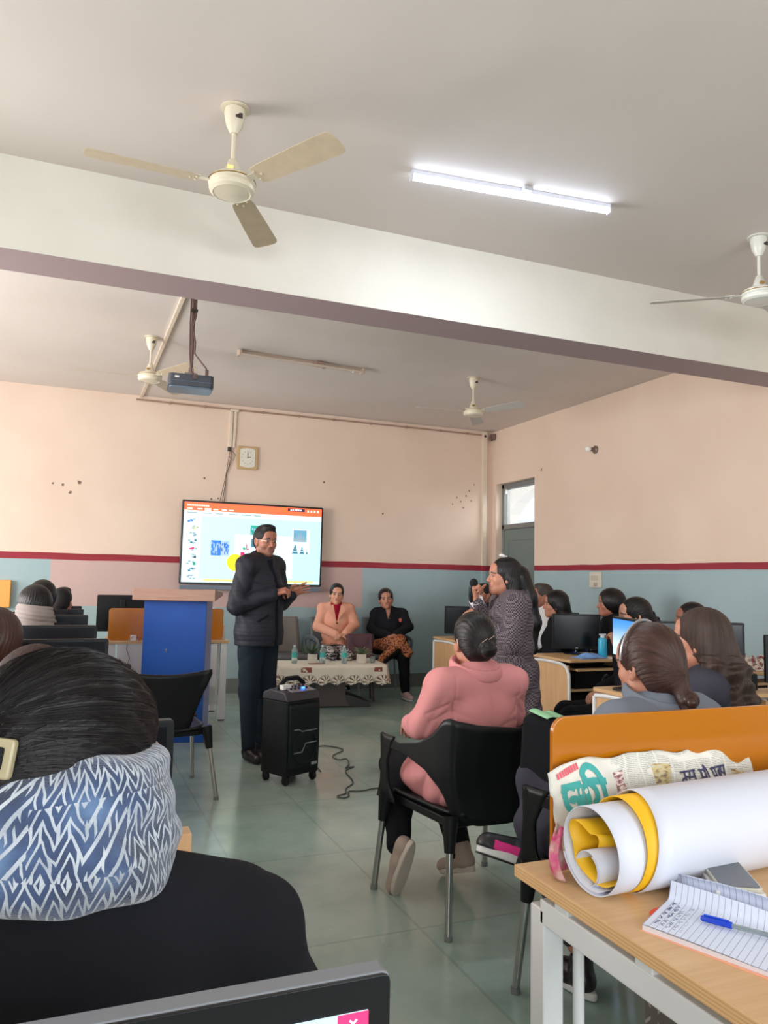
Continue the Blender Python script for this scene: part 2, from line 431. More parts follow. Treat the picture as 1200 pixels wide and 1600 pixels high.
make_fan('cream ceiling fan beyond the beam, near the back right corner above the two standing people', (3.683, 6.728, HC), (176, 293, 56), M_fan, M_bladew)

# ------------------------------------------------------------ tube lights
tl = thing('tube_light', 'lit white LED tube light on the ceiling in front of the beam', 'light', (2.045, 3.323, HC), math.atan2(-.117, 1.103))
b = MB(); b.box((0, 0, -.012), (1.12, .03, .024)); b.build('housing', plain('white_housing', (214, 216, 226), .4), tl, bevel=.003)
b = MB(); b.tube([(-.553, 0, -.034), (.553, 0, -.034)], .0165, 16); b.build('diffuser', emis('tube_glow', (225, 236, 255), 11), tl, smooth='auto')
M_endc = plain('end_cap_plastic', (206, 210, 222), .4)
for s in (-1, 1):
    b = MB(); b.box((s*.560, 0, -.028), (.008, .036, .05)); b.build('end_cap', M_endc, tl, bevel=.002)
b = MB(); b.box((.06, -.025, -.012), (.05, .05, .022)); b.build('bracket', plain('grey_clip', (190, 192, 198), .5), tl, bevel=.004)
al = area_light('tube_glow_light', (2.045, 3.323, HC-.056), (0, 0, math.atan2(-.117, 1.103)), 1.08, .03, 7.5, (.86, .93, 1.0))
t2 = thing('tube_light', 'unlit tube light fitting on the ceiling beyond the beam, right of the projector', 'light', (1.938, 6.846, HC), math.atan2(.092, 1.243))
b = MB(); b.box((0, .035, -.016), (1.24, .035, .032)); b.build('housing', plain('cream_fitting', (196, 176, 160), .5), t2, bevel=.003)
b = MB(); b.tube([(-.6, -.03, -.05), (.6, -.03, -.05)], .013, 14); b.build('tube', plain('unlit_tube_glass', (206, 190, 176), .25), t2, smooth='auto')
for s in (-1, 1):
    b = MB(); b.box((s*.61, 0, -.035), (.022, .09, .05)); b.build('holder', plain('holder_plastic', (188, 166, 150), .5), t2, bevel=.004)
b = MB(); b.box((.16, 0, -.03), (.10, .075, .035)); b.box((.20, -.02, -.055), (.03, .03, .03)); b.build('choke_box', plain('brownish_choke', (160, 134, 118), .5), t2, bevel=.004)
b = MB(); b.lathe([(.011, -.0), (.011, -.03)], (.5, -.03, -.038), n=10); b.build('starter', M_white, t2, smooth='auto')

# ------------------------------------------------------------ conduits and cables
M_pvc = plain('cream_pvc', (222, 206, 186), .45)
M_pvcd = plain('brownish_pipe', (166, 136, 118), .5)
b = MB(); b.box((.68, 7.36, HC-.010), (.032, 3.5, .02)); tag(b.build('cable_trunking', M_pvc, bevel=.003), 'cream cable trunking on the ceiling running from the back wall to the projector pole', 'cable trunking')
b = MB(); b.tube([(.62, YW-.014, HC-.05), (1.75, YW-.014, HC-.055), (3.4, YW-.014, HC-.05), (5.12, YW-.014, HC-.055)], .010, 10)
for x in (1.0, 1.4, 2.1, 2.55, 3.0, 3.5, 4.0, 4.5, 4.9): b.box((x, YW-.014, HC-.053), (.022, .028, .03))
tag(b.build('conduit_pipe', M_pvcd, smooth='auto'), 'thin brown conduit pipe clipped along the top of the back wall', 'pipe')
b = MB(); b.box((1.712, YW-.012, 3.10), (.035, .024, .46)); b.box((1.76, YW-.012, 3.115), (.028, .024, .46), rot=(0, .03, 0)); b.box((1.75, YW-.014, 3.335), (.10, .028, .03))
cb = b.build('cable_trunking', M_pvc, bevel=.003); tag(cb, 'short double cream trunking dropping down the wall beside the clock', 'cable trunking')
b = MB(); b.box((1.705, YW-.02, 2.865), (.04, .03, .05)); b.build('cable_outlet', M_dark, cb, bevel=.004)
b = MB()
for k, dx in enumerate((0, .03, .05)):
    b.tube([(1.71+dx*.3, YW-.03, 2.85), (1.70+dx*.8, YW-.02, 2.75), (1.675+dx*.9-.02*k, YW-.018, 2.55), (1.62+dx, YW-.02, 2.25), (1.60+dx, YW-.03, 2.15)], .0035, 6)
b.tube([(1.72, YW-.03, 2.86), (1.78, YW-.03, 2.80), (1.755, YW-.03, 2.73), (1.70, YW-.02, 2.78)], .004, 6)
tag(b.build('power_cable', plain('grey_brown_cable', (108, 88, 78), .6), smooth='auto'), 'loose grey cables hanging from the trunking down to the wall screen', 'cable')
b = MB(); b.box((5.165, YW-.02, 1.75), (.06, .04, 3.28)); b.mi = 1; b.lathe([(.018, 0), (.018, .004), (0, .004)], (5.165, YW-.042, 3.33), n=14, axis='y')
b.mi = 2; b.box((5.165, YW-.0205, 1.5365), (.0615, .0415, .073)); b.mi = 3; b.box((5.165, YW-.0205, .835), (.0615, .0415, 1.33))
tag(b.build('conduit_pipe', [M_pvc, M_dark, plain('red_band_paint', (150, 34, 50), .6), plain('dado_blue_paint', (158, 182, 187), .6)], bevel=.004), 'cream boxed pipe running down the back right corner', 'pipe')
b = MB()
for k in range(4): b.tube([(5.24+.02*math.cos(a+k), YW-.05-.012*k, 3.30+.035*math.sin(a)) for a in [i*PI/6 for i in range(13)]], .004, 6)
b.box((5.27, YW-.06, 3.33), (.05, .06, .07))
tag(b.build('cable_bundle', plain('dusty_brown_wire', (120, 96, 84), .6), smooth='auto'), 'small tangle of brown wires in the back right ceiling corner', 'cable')

# ------------------------------------------------------------ clock, switchboard, bulb holder
ck = thing('wall_clock', 'square gold framed clock with white dial on back wall above the screen', 'clock', (1.924, YW, 2.775))
b = MB(); b.prism(roundrect(-.125, -.14, .125, .14, .02), -.03, -.004, 'y')
b.build('frame', plain('tan_gold_frame', (196, 164, 118), .4), ck, bevel=.008)
b = MB(); face = [(-.09, -.1)]+[(x, -.1-.018*(1-(x/.09)**2)) for x in [-.06, -.03, 0, .03, .06]]+[(.09, -.1), (.09, .1)]+[(x, .1+.018*(1-(x/.09)**2)) for x in [.06, .03, 0, -.03, -.06]]+[(-.09, .1)]
b.prism(face, -.034, -.031, 'y'); b.build('dial', plain('ivory_dial', (226, 222, 210), .3), ck)
b = MB()
for k in range(12):
    a = k*PI/6; b.box((.068*math.sin(a), -.0352, .078*math.cos(a)), (.004, .001, .012), rot=(0, a, 0))
b.build('hour_marks', plain('dark_marks', (90, 80, 74), .5), ck)
b = MB(); b.box((0, -.037, .03), (.006, .0015, .065)); b.build('minute_hand', M_dark, ck)
b = MB(); b.box((.018, -.036, .005), (.045, .0015, .007), rot=(0, -.25, 0)); b.lathe([(.007, 0), (.007, .003), (0, .003)], (0, -.036, 0), n=10, axis='y'); b.build('hour_hand', M_dark, ck)
sb = thing('switchboard', 'cream switchboard on the right wall below the red stripe', 'switchboard', (XR, 6.893, 1.403))
b = MB(); b.box((-.01, 0, 0), (.02, .20, .17)); b.build('plate', plain('cream_switch_plate', (214, 206, 190), .4), sb, bevel=.006)
for k in range(3):
    b = MB(); b.box((-.023, .055-.045*k, .02), (.008, .03, .05)); b.build('switch', plain('ivory_switch', (200, 192, 176), .4), sb, bevel=.003)
b = MB(); b.box((-.022, -.01, -.05), (.006, .06, .04)); b.build('socket', plain('grey_socket', (170, 160, 148), .4), sb, bevel=.003)
bh = thing('bulb_holder', 'bulb in a brass batten holder high on the right wall', 'lamp', (XR, 6.9, 2.83), 0)
b = MB(); b.lathe([(.045, 0), (.045, .012), (.03, .02), (.022, .03), (.022, .07), (.018, .07)], n=20, M=Matrix.Rotation(-PI/2, 4, 'Y')); b.build('holder', plain('brown_batten', (120, 100, 86), .4), bh, smooth='auto')
b = MB(); b.sphere((-.10, 0, 0), .034, 16); b.build('bulb', plain('frosted_bulb', (244, 242, 236), .2), bh, smooth='auto')

# ------------------------------------------------------------ projector on its pole
M_proj = plain('dark_projector_plastic', (62, 68, 78), .4); M_projb = plain('blue_grey_projector_base', (92, 108, 128), .35)
pr = thing('projector', 'dark grey projector hanging upside down on a pole from the ceiling', 'projector', (.752, 5.63, HC), math.radians(-4))
b = MB(); b.tube([(0, 0, 0), (0, 0, -.58)], .016, 14); b.build('pole', plain('brownish_pole', (128, 106, 100), .4, .3), pr, smooth='auto')
b = MB(); b.box((0, 0, -.60), (.09, .09, .03)); b.box((.0, 0, -.57), (.04, .05, .05)); M_brk = plain('grey_bracket', (150, 132, 126), .5); b.build('bracket', M_brk, pr, bevel=.004)
b = MB(); b.lathe([(.05, 0), (.05, -.01), (0, -.011)], (0, 0, 0), n=20); b.build('ceiling_flange', M_brk, pr, smooth='auto')
b = MB(); b.prism(roundrect(-.158, -.115, .158, .115, .03), -.70, -.615, 'z')
b.mi = 1; b.prism(roundrect(-.150, -.108, .150, .108, .03), -.712, -.70, 'z')
b.box((0, -.116, -.668), (.29, .004, .004))
b.mi = 2; b.box((-.10, -.1165, -.64), (.03, .003, .014))
b.build('projector_body', [M_proj, M_projb, M_white], pr, bevel=.008)
b = MB(); b.lathe([(.032, 0), (.032, .02), (.026, .02), (.024, .01), (0, .01)], (-.08, .112, -.66), n=20, axis='y'); b.build('lens', plain('lens_glass', (20, 22, 30), .05), pr, smooth='auto')
b = MB(); b.tube([(.018, -.02, -.02), (.02, -.02, -.15), (.0, -.03, -.25), (.022, -.02, -.35), (.02, -.03, -.44), (.06, -.06, -.50), (.10, -.10, -.56), (.105, -.12, -.61)], .006, 8)
b.tube([(-.018, -.02, -.01), (-.02, -.02, -.2), (-.014, -.025, -.45), (-.0, -.06, -.58), (.03, -.125, -.64)], .005, 8)
b.box((.105, -.12, -.60), (.022, .02, .045)); b.box((.022, -.12, -.635), (.03, .02, .03))
b.build('cable', plain('brown_cable', (92, 70, 66), .6), pr, smooth='auto')
b = MB(); b.box((.005, -.02, -.12), (.05, .05, .012)); b.build('cable_tie', M_dark, pr)

# ------------------------------------------------------------ the wall screen
TX0, TX1, TZ0, TZ1 = 1.172, 2.858, 1.258, 2.221
tv = thing('wall_screen', 'large wall-mounted display showing a slide editor behind the standing man', 'screen', ((TX0+TX1)/2, YW-.09, TZ0), 0)
tv.rotation_euler = (0, .004, 0)
TW, TH = TX1-TX0, TZ1-TZ0
b = MB(); b.prism(roundrect(-TW/2, 0, TW/2, TH, .012, 3), -.035, .0, 'y'); b.build('bezel', plain('black_bezel', (26, 28, 36), .3), tv, bevel=.004)
b = MB(); b.box((0, .045, .5), (.7, .09, .5)); b.build('wall_bracket', M_dark, tv)
b = MB(); b.box((0, -.02, -.035), (TW*.99, .05, .05)); b.build('pen_tray', plain('grey_blue_tray', (110, 122, 136), .4), tv, bevel=.004)
cols = [('scr_white', (196, 242, 250), 1.0), ('scr_orange', (250, 104, 62), 1.0), ('scr_ribbon', (214, 240, 246), 1.0), ('scr_pane', (176, 222, 238), 1.0), ('scr_slide', (205, 238, 246), 1.0),
        ('scr_blue', (38, 110, 214), 1.0), ('scr_lav', (150, 176, 232), 1.0), ('scr_green', (30, 150, 130), 1.0), ('scr_teal', (52, 110, 134), 1.0), ('scr_yellow', (250, 232, 30), 1.0),
        ('scr_magenta', (206, 30, 96), 1.0), ('scr_dark', (52, 44, 60), 1.0), ('scr_txt', (255, 240, 232), 1.0), ('scr_gold', (206, 200, 130), 1.0), ('scr_grey', (140, 160, 170), 1.0), ('scr_tower', (96, 150, 178), 1.0)]
SM = [emis(n, c, s*.70) for n, c, s in cols]; SI = {c[0][4:]: i for i, c in enumerate(cols)}
b = MB()
sx0, sx1, sz0, sz1 = -TW/2+.022, TW/2-.022, .022, TH-.022
def scr(u0, v0, u1, v1, c, lay=1):      # fractions, v down from the top
    b.mi = SI[c]; y = -.0352-.0003*lay
    X = lambda u: sx0+(sx1-sx0)*u
    Z = lambda v: sz1-(sz1-sz0)*v
    b.add([(X(u0), y, Z(v1)), (X(u1), y, Z(v1)), (X(u1), y, Z(v0)), (X(u0), y, Z(v0))], [(0, 1, 2, 3)])
def tri(u, v, w, h, c, lay=2):
    b.mi = SI[c]; y = -.0352-.0003*lay; X = lambda u: sx0+(sx1-sx0)*u; Z = lambda v: sz1-(sz1-sz0)*v
    b.add([(X(u-w), y, Z(v)), (X(u+w), y, Z(v)), (X(u), y, Z(v-h))], [(0, 1, 2)])
scr(0, 0, 1, 1, 'white', 0); scr(0, 0, 1, .105, 'orange'); scr(0, .105, 1, .17, 'ribbon')
rs = random.Random(3)
for k in range(12): scr(.02+.013*k, .03, .028+.013*k, .05, 'txt', 2)
scr(.14, .07, .185, .105, 'txt', 2)
for x0 in (.02, .09, .20, .26, .31): scr(x0, .075, x0+.035, .09, 'txt', 2)
scr(.74, .01, .87, .05, 'dark', 2)
for k in range(6): scr(.76+.015*k, .02, .770+.015*k, .04, 'txt', 3)
for k in range(4): scr(.89+.025*k, .025, .902+.025*k, .05, 'txt', 3)
for x0, w in ((.02, .07), (.13, .06), (.22, .05), (.31, .07), (.40, .07), (.49, .05)): scr(x0, .125, x0+w, .14, 'grey', 2)
scr(0, .17, .12, 1, 'slide')
for k in range(9):
    z = .19+k*.088
    scr(.02, z, .11, z+.075, 'white', 2)
    cc = ['blue', 'gold', 'grey', 'teal', 'magenta', 'dark', 'green', 'teal', 'grey'][k]
    for q in range(5):
        a = .025+rs.random()*.06; bb = z+.01+rs.random()*.04
        scr(a, bb, a+.018, bb+.022, cc if q % 2 else 'grey', 3)
scr(.12, .17, 1, .955, 'pane'); scr(.15, .955, .95, .985, 'gold', 2)
scr(.36, .38, .79, .93, 'slide', 2)
scr(.195, .47, .265, .66, 'blue', 3); scr(.265, .47, .325, .66, 'lav', 3)
for q in range(26):
    a = .197+rs.random()*.06; bb = .48+rs.random()*.15; scr(a, bb, a+.006, bb+.03, 'lav', 4)
    a = .268+rs.random()*.05; scr(a, bb, a+.006, bb+.03, 'blue', 4)
scr(.47, .26, .55, .38, 'green', 3)
for q in range(14):
    a = .472+rs.random()*.07; bb = .265+rs.random()*.08; scr(a, bb, a+.006, bb+.03, 'lav', 4)
scr(.48, .43, .56, .54, 'teal', 3); scr(.50, .45, .53, .51, 'lav', 4)
scr(.445, .50, .452, .57, 'magenta', 3); scr(.445, .56, .465, .575, 'magenta', 3); scr(.42, .545, .44, .575, 'green', 3)
scr(.405, .605, .435, .66, 'magenta', 3)
b.mi = SI['yellow']; X = lambda u: sx0+(sx1-sx0)*u; Z = lambda v: sz1-(sz1-sz0)*v
b.add([(X(.37+.06*math.cos(a)), -.0364, Z(.74+.11*math.sin(a))) for a in [i*PI/8 for i in range(16)]], [tuple(range(16))])
scr(.78, .28, .915, .60, 'slide', 3); scr(.79, .29, .89, .445, 'tower', 4)
for q in range(6): tri(.80+.016*q, .44, .008, .05+.08*(1-abs(q-2.5)/3), 'grey', 5)
for u, w, h in ((.805, .023, .13), (.858, .018, .10), (.896, .008, .05)):
    tri(u, .60, w, h, 'teal', 4); scr(u-w*.6, .565, u+w*.6, .572, 'slide', 5); scr(u-w*.4, .535, u+w*.4, .541, 'slide', 5)
b.build('screen', SM, tv)
# ============================================================ FURNITURE
M_blk = plain('black_plastic', (20, 22, 24), .4, spec=.25, bump=.05, bscale=300)
M_blks = plain('black_satin', (18, 19, 22), .3, spec=.3)
M_scr = plain('dark_screen', (16, 18, 24), .18)
M_metal = plain('brushed_steel_tube', (170, 172, 168), .28, .9)
M_rub = plain('grey_rubber', (120, 122, 122), .6)
M_wood = wood('light_maple_laminate', (198, 158, 112), (214, 176, 130), 0)
M_woody = wood('light_maple_laminate_lengthwise', (198, 158, 112), (214, 176, 130), 1)
M_woodz = wood('upright_maple_laminate', (196, 154, 112), (212, 172, 128), 2)
M_wmet = plain('white_powder_coat', (222, 222, 222), .4)
M_ora = plain('orange_acrylic_sheet', (178, 106, 12), .16, spec=.6, coat=.4, var=.03, vscale=1.5)
M_gmesh = plain('grey_fabric', (122, 116, 112), .8, bump=.3, bscale=160, sheen=.2)

def s_curve(x, xs, ys):
    return float(np.interp(x, xs, ys))
def black_chair(label, loc, rotz, arms=True, group=None):
    t = thing('plastic_chair', label, 'chair', loc, rotz, group)
    if arms:
        def path(s):
            a = abs(s); sg = 1 if s >= 0 else -1
            x = s_curve(a, [0, .2, .4, .55, .7, .85, 1], [0, .135, .235, .262, .282, .296, .302])
            y = s_curve(a, [0, .2, .4, .55, .7, .85, 1], [-.275, -.268, -.235, -.18, -.06, .09, .22])
            return sg*x, y
        hi = lambda a: s_curve(a, [0, .25, .45, .52, .60, .70, .85, .95, 1], [.775, .79, .815, .80, .735, .69, .66, .672, .685])
        lo = lambda a: s_curve(a, [0, .25, .40, .48, .55, .65, .80, .95, 1], [.385, .39, .405, .43, .52, .585, .622, .63, .65])
        def fn(u, v):
            s = -1+2*u; x, y = path(s); a = abs(s); z0, z1 = lo(a), hi(a); z = z0+(z1-z0)*v
            k = max(0, 1-a/.62); lean = .075*k*max(0, (z-.42)/.38)**1.2
            wide = 1+.10*max(0, (z-.42)/.38)*max(0, 1-abs(a-.38)/.4)-.20*max(0, 1-(z-.38)/.2)*(1 if a < .6 else 0)*.6
            return (x*wide, y-lean+.018*math.sin(PI*v)*k, z)
        b = MB(); b.grid(fn, 65, 15); o = b.build('backrest', M_blk, t, smooth=True, solid=.008); o.modifiers['solid'].offset = 0
        for sg in (-1, 1):      # post from the arm tip down to the front leg
            b = MB()
            def pf(u, v, sg=sg):
                y0 = s_curve(v, [0, .25, .6, 1], [.13, .185, .185, .12]); y1 = s_curve(v, [0, .25, .6, 1], [.285, .25, .235, .232])
                x = s_curve(v, [0, .5, 1], [.282, .292, .30]); z = .395+.285*v
                return (sg*(x), y0+(y1-y0)*u, z)
            b.grid(pf, 7, 14); b.build('arm_post', M_blk, t, smooth=True, solid=.012, off=0)
    else:
        def fn(u, v):
            s = -1+2*u; z = .40+.36*v+.02*s*s*v
            w = s_curve(v, [0, .25, .5, .75, .92, 1], [.135, .165, .20, .235, .262, .258])
            y = -.235-.05*v**1.2+.055*s*s*(.5+.5*v)
            if abs(s) > .86 and v > .7: y -= .015
            return (s*w, y, z)
        b = MB(); b.grid(fn, 33, 15); b.build('backrest', M_blk, t, smooth=True, solid=.009, off=0)
    def seat(u, v):
        x = (-1+2*u); y = -.25+.50*v
        w = s_curve(v, [0, .15, .8, 1], [.20, .235, .255, .235])
        z = .425-.018*(1-x*x)*math.sin(PI*min(1, v*1.05))+(.02*abs(x)**4)-(.03*max(0, (v-.85)/.15)**2)
        return (x*w, y, z)
    b = MB(); b.grid(seat, 21, 21); b.build('seat', M_blk, t, smooth=True, solid=.014, off=-1)
    b = MB()
    for sg in (-1, 1): b.box((sg*.225, 0, .398), (.035, .44, .035))
    b.box((0, -.2, .39), (.42, .03, .03)); b.box((0, .2, .39), (.42, .03, .03)); b.build('under_frame', M_blk, t, bevel=.006)
    for sx in (-1, 1):
        for sy, (fx, fy), (gx, gy) in ((-1, (.245, -.225), (.30, -.30)), (1, (.275, .22), (.305, .26))):
            b = MB(); b.tube([(sx*fx, fy, .43), (sx*(fx+(gx-fx)*.3), fy+(gy-fy)*.3, .30)], [.034, .021], 14, flat=(1, 1.0))
            lg = b.build('leg_socket', M_blk, t, smooth='auto')
            b = MB(); b.tube([(sx*(fx+(gx-fx)*.25), fy+(gy-fy)*.25, .325), (sx*gx, gy, .012)], .0135, 14)
            lg = b.build('leg', M_metal, t, smooth='auto')
            b = MB(); b.tube([(sx*(gx), gy, .02), (sx*gx, gy, 0)], .016, 14); b.build('foot_cap', M_rub, lg, smooth='auto')
    return t
black_chair('black plastic armchair with steel legs under the woman in the pink blazer', (1.66, 3.055, 0), math.radians(8))
black_chair('empty black plastic chair with steel legs standing in front of the blue podium', (.575, 5.11, 0), math.radians(7), arms=False)
black_chair('black plastic armchair half hidden behind the orange partition at the right front desk', (1.80, 2.12, 0), math.radians(12))

# ---- front right desk (wood top, white frame, orange screen)
dk = thing('office_desk', 'wood-topped desk with white metal frame at the lower right corner of the photo', 'desk', (.93, .80, 0))
b = MB(); b.box((.90, .345, .7375), (1.80, .69, .025)); b.build('desk_top', M_wood, dk, bevel=.003)
t = NT('edge_banding'); x = t.xyz(); f = t.math('FRACT', t.math('MULTIPLY', x[2], 160))
t.l(t.ramp(f, [(.3, srgb(206, 160, 108)), (.6, srgb(222, 182, 132))]), t.b.inputs['Base Color']); t.b.inputs['Roughness'].default_value = .5
b = MB(); b.box((-.0008, .345, .7375), (.0016, .688, .024)); b.build('edge_strip', t.m, dk)
for sx in (.045, 1.74):
    for sy in (.055, .635):
        b = MB(); b.box((sx, sy, .34), (.05, .05, .68)); lg = b.build('leg', M_wmet, dk, bevel=.004)
b = MB(); b.box((.045, .345, .675), (.05, .56, .05)); b.box((1.74, .345, .675), (.05, .56, .05)); b.box((.89, .05, .675), (1.66, .04, .045)); b.box((.89, .64, .675), (1.66, .04, .045)); b.build('frame_rail', M_wmet, dk, bevel=.004)
for y in (.07, .31, .55):
    b = MB(); b.box((.045, y, .712), (.05, .045, .028)); b.build('spacer_block', M_wmet, dk, bevel=.003)
t = NT('perforated_dark_sheet'); v = t.coord(); x = t.xyz(v)
fx = t.math('FRACT', t.math('MULTIPLY', t.math('ADD', x[0], x[1]), 22)); fz = t.math('FRACT', t.math('MULTIPLY', x[2], 22))
par = t.math('MODULO', t.math('ADD', t.math('FLOOR', t.math('MULTIPLY', t.math('ADD', x[0], x[1]), 22)), t.math('FLOOR', t.math('MULTIPLY', x[2], 22))), 2)
dg = t.mix(t.math('GREATER_THAN', t.math('ABSOLUTE', par), .5), t.vec(fx, fz, 0.0), t.vec(t.math('SUBTRACT', 1, fx), fz, 0.0))
d_ = t.xyz(dg); line = t.math('MULTIPLY', t.math('LESS_THAN', t.math('ABSOLUTE', t.math('SUBTRACT', d_[0], d_[1])), .09), t.math('MULTIPLY', t.math('GREATER_THAN', fx, .25), t.math('LESS_THAN', fx, .75)))
t.l(t.mix(line, srgb(92, 84, 80), srgb(156, 146, 140)), t.b.inputs['Base Color']); t.b.inputs['Roughness'].default_value = .5
b = MB(); b.box((.33, .55, .36), (.012, .22, .60)); b.box((.97, .60, .36), (1.26, .012, .60)); b.build('modesty_panel', t.m, dk)
b = MB(); b.tube([(.10, .60, .68), (.10, .60, 0.0)], .012, 12); b.build('cable_pipe', M_wmet, dk, smooth='auto')
b = MB(); b.prism(roundrect(.10, .755, 1.78, 1.055, .035, 6, (1, 1, 1, 0)), .695, .707, 'y'); op = b.build('partition', M_ora, dk, bevel=.002)
for x in (.14, 1.2):
    b = MB(); b.box((x, .70, .765), (.05, .03, .05)); b.build('clamp', M_wmet, dk, bevel=.004)

# ---- our own desk and the monitor at the bottom edge
od = thing('office_desk', 'wood-topped desk carrying the monitor at the bottom of the photo', 'desk', (-1.0, .18, 0))
b = MB(); b.box((.76, .30, .7375), (1.52, .60, .025)); b.build('desk_top', M_wood, od, bevel=.003)
for sx in (.05, 1.47):
    for sy in (.05, .55):
        b = MB(); b.box((sx, sy, .3625), (.05, .05, .725)); b.build('leg', M_wmet, od, bevel=.004)
def make_monitor(label, loc, rotz, w=.44, h=.27, zc=None, top=None, group=None, lit=None, back=False, tilt=0):
    """monitor standing on a surface at loc.z; screen faces local -Y"""
    t = thing('monitor', label, 'monitor', loc, rotz, group)
    hh = (top-loc[2]) if top else h+.05
    b = MB(); b.prism(roundrect(-w/2, hh-h, w/2, hh, .008, 3), -.01, .022, 'y'); b.build('casing', M_blk, t, bevel=.003)
    b = MB(); b.box((0, -.0105, hh-h/2+.006), (w-.03, .002, h-.038)); b.build('screen', lit or M_scr, t)
    b = MB(); b.box((0, .032, hh*.5), (.05, .02, hh*.8)); b.build('stand', M_blk, t, bevel=.004)
    b = MB(); b.lathe([(.10, 0), (.10, .008), (.04, .014), (0, .014)], (0, .03, 0), n=28); b.build('base', M_blks, t, smooth='auto')
    b = MB(); b.box((0, -.0112, hh-h+.010), (.022, .0015, .008)); b.build('badge', plain('pale_badge', (190, 196, 200), .4), t)
    return t
fm = thing('monitor', 'monitor cut by the bottom edge, with a red close button on its lit screen', 'monitor', (-.03, .587, .75), 0)
W2, H2 = .565, .315
b = MB(); b.prism(roundrect(-W2/2, 0, W2/2, .300, .006, 3), -.0, .020, 'y'); b.build('casing', plain('grey_monitor_shell', (120, 124, 130), .4), fm, bevel=.002)
b = MB(); b.prism(roundrect(-W2/2+.001, .001, W2/2-.001, .2992, .006, 3), -.004, .0, 'y'); b.build('bezel', M_blks, fm, bevel=.001)
b = MB(); b.box((0, -.0047, .145), (W2-.04, .001, .262)); b.build('screen', emis('pale_window', (196, 214, 224), .85), fm)
b = MB(); b.box((0, -.0053, .2685), (W2-.04, .0006, .015)); b.build('title_bar', emis('title_blue', (150, 176, 190), .8), fm)
b = MB(); b.box((W2/2-.0325, -.0058, .2685), (.025, .0006, .015)); cb = b.build('close_button', emis('close_red', (236, 40, 92), .9), fm)
b = MB()
for a in (-.78, .78): b.box((W2/2-.0325, -.0062, .2685), (.008, .0004, .0014), rot=(0, a, 0))
b.box((W2/2-.057, -.0058, .269), (.006, .0004, .0055)); b.box((W2/2-.082, -.0058, .268), (.007, .0004, .0012))
b.build('window_symbols', emis('symbol_white', (240, 240, 244), 1), fm)
b = MB(); b.box((0, .03, .09), (.06, .02, .17)); b.build('stand', M_blk, fm, bevel=.004)
b = MB(); b.lathe([(.09, 0), (.09, .008), (.04, .014), (0, .014)], (0, .04, 0), n=28); b.build('base', M_blks, fm, smooth='auto')

# ---- the left rows: desk and monitor for each row
rows = [(1.667, .22), (2.728, .212), (3.788, .191), (4.773, .174), (5.943, .153), (6.887, .140), (7.554, .136)]
words = ['in front of the woman with the blue patterned scarf', 'in the second left row, hidden by the woman in blue',
         'in the third left row, largest of the visible screens', 'in the fourth left row, beside the grey headscarf',
         'in the fifth left row, beyond the grey headscarf', 'in the sixth row on the left', 'in the last row on the left']
for i, (y, xr) in enumerate(rows):
    d = thing('row_desk', 'wood computer desk '+words[i].replace(', largest of the visible screens', ''), 'desk', (-1.05, y-.32, 0), 0, 'desks of the left rows')
    x1 = (.262 if i == 0 else xr+.10)+1.05
    dep = .52 if i < 6 else .40
    b = MB(); b.box((x1/2, dep/2, .7375), (x1, dep, .025)); b.build('desk_top', M_wood, d, bevel=.003)
    for xx in (.02, x1-.018):
        b = MB(); b.box((xx, dep/2, .3625), (.036, dep-.04, .725)); b.build('side_panel', M_woodz, d, bevel=.002)
    b = MB(); b.box((x1/2, dep-.06, .45), (x1-.08, .018, .5)); b.build('modesty_panel', M_woodz, d)
    make_monitor('black monitor '+words[i], (xr-.225, y, .75), 0, w=.45, h=.275, top=1.06, group='monitors of the left rows')
    # front riser board of the nearest desk
b = MB(); b.box((0, 0, .043), (.05, .05, .086)); tag(b.build('wood_block', M_woodz, None, bevel=.002, loc=(.236, 1.66, .751)), 'small light wood block on the desk edge beside the nearest left monitor', 'wood block')

# ---- back desk with orange partition, left of the podium
bd = thing('office_desk', 'desk with white front panel and orange partition behind the blue podium', 'desk', (.37, 7.42, 0))
b = MB(); b.box((.545, .30, .7375), (1.09, .60, .025)); b.build('desk_top', M_wood, bd, bevel=.003)
for sx in (.035, 1.045):
    for sy in (.045, .555):
        b = MB(); b.box((sx, sy, .3675), (.06, .06, .715)); lg = b.build('leg', M_wmet, bd, bevel=.004)
        b = MB(); b.box((sx, sy, .006), (.055, .055, .012)); b.build('foot_cap', M_dark, lg)
b = MB(); b.box((.53, .02, .52), (.90, .02, .40)); b.box((.90, .30, .40), (.30, .02, .60)); b.build('modesty_panel', M_wmet, bd)
b = MB(); b.prism(roundrect(.0, .752, 1.045, 1.045, .03, 5), .10, .112, 'y'); b.build('partition', M_ora, bd, bevel=.002)
b = MB(); b.box((.22, .075, .775), (.05, .04, .05)); b.build('clamp', M_wmet, bd, bevel=.004)
b = MB(); b.tube([(.22, .05, .79), (.17, .01, .76), (.16, -.012, .68), (.19, -.012, .60), (.165, -.01, .52), (.10, -.01, .6)], .004, 6); b.tube([(.25, .05, .77), (.30, .0, .72), (.33, -.012, .62)], .004, 6)
b.build('cable', plain('pale_grey_cable', (150, 140, 140), .6), bd, smooth='auto')
make_monitor('black monitor seen from behind, on the desk left of the podium', (.50, 7.74, .75), PI, w=.46, h=.34, top=1.16)
b = MB(); b.box((0, 0, .07), (.16, .12, .14)); b.box((.0, -.01, .16), (.12, .02, .10), rot=(.3, 0, 0)); b.tube([(-.03, 0, .14), (-.06, .02, .22), (-.02, .03, .30)], .01, 6)
tag(b.build('paper_holder', plain('crumpled_white_paper', (214, 206, 198), .7), None, bevel=.01, loc=(1.36, 7.60, .75)), 'small white paper pile on the desk between the podium and the standing man', 'paper')
b = MB(); b.prism(roundrect(-.72, .98, -.545, 1.27, .015, 4), YW-.09, YW-.002, 'y')
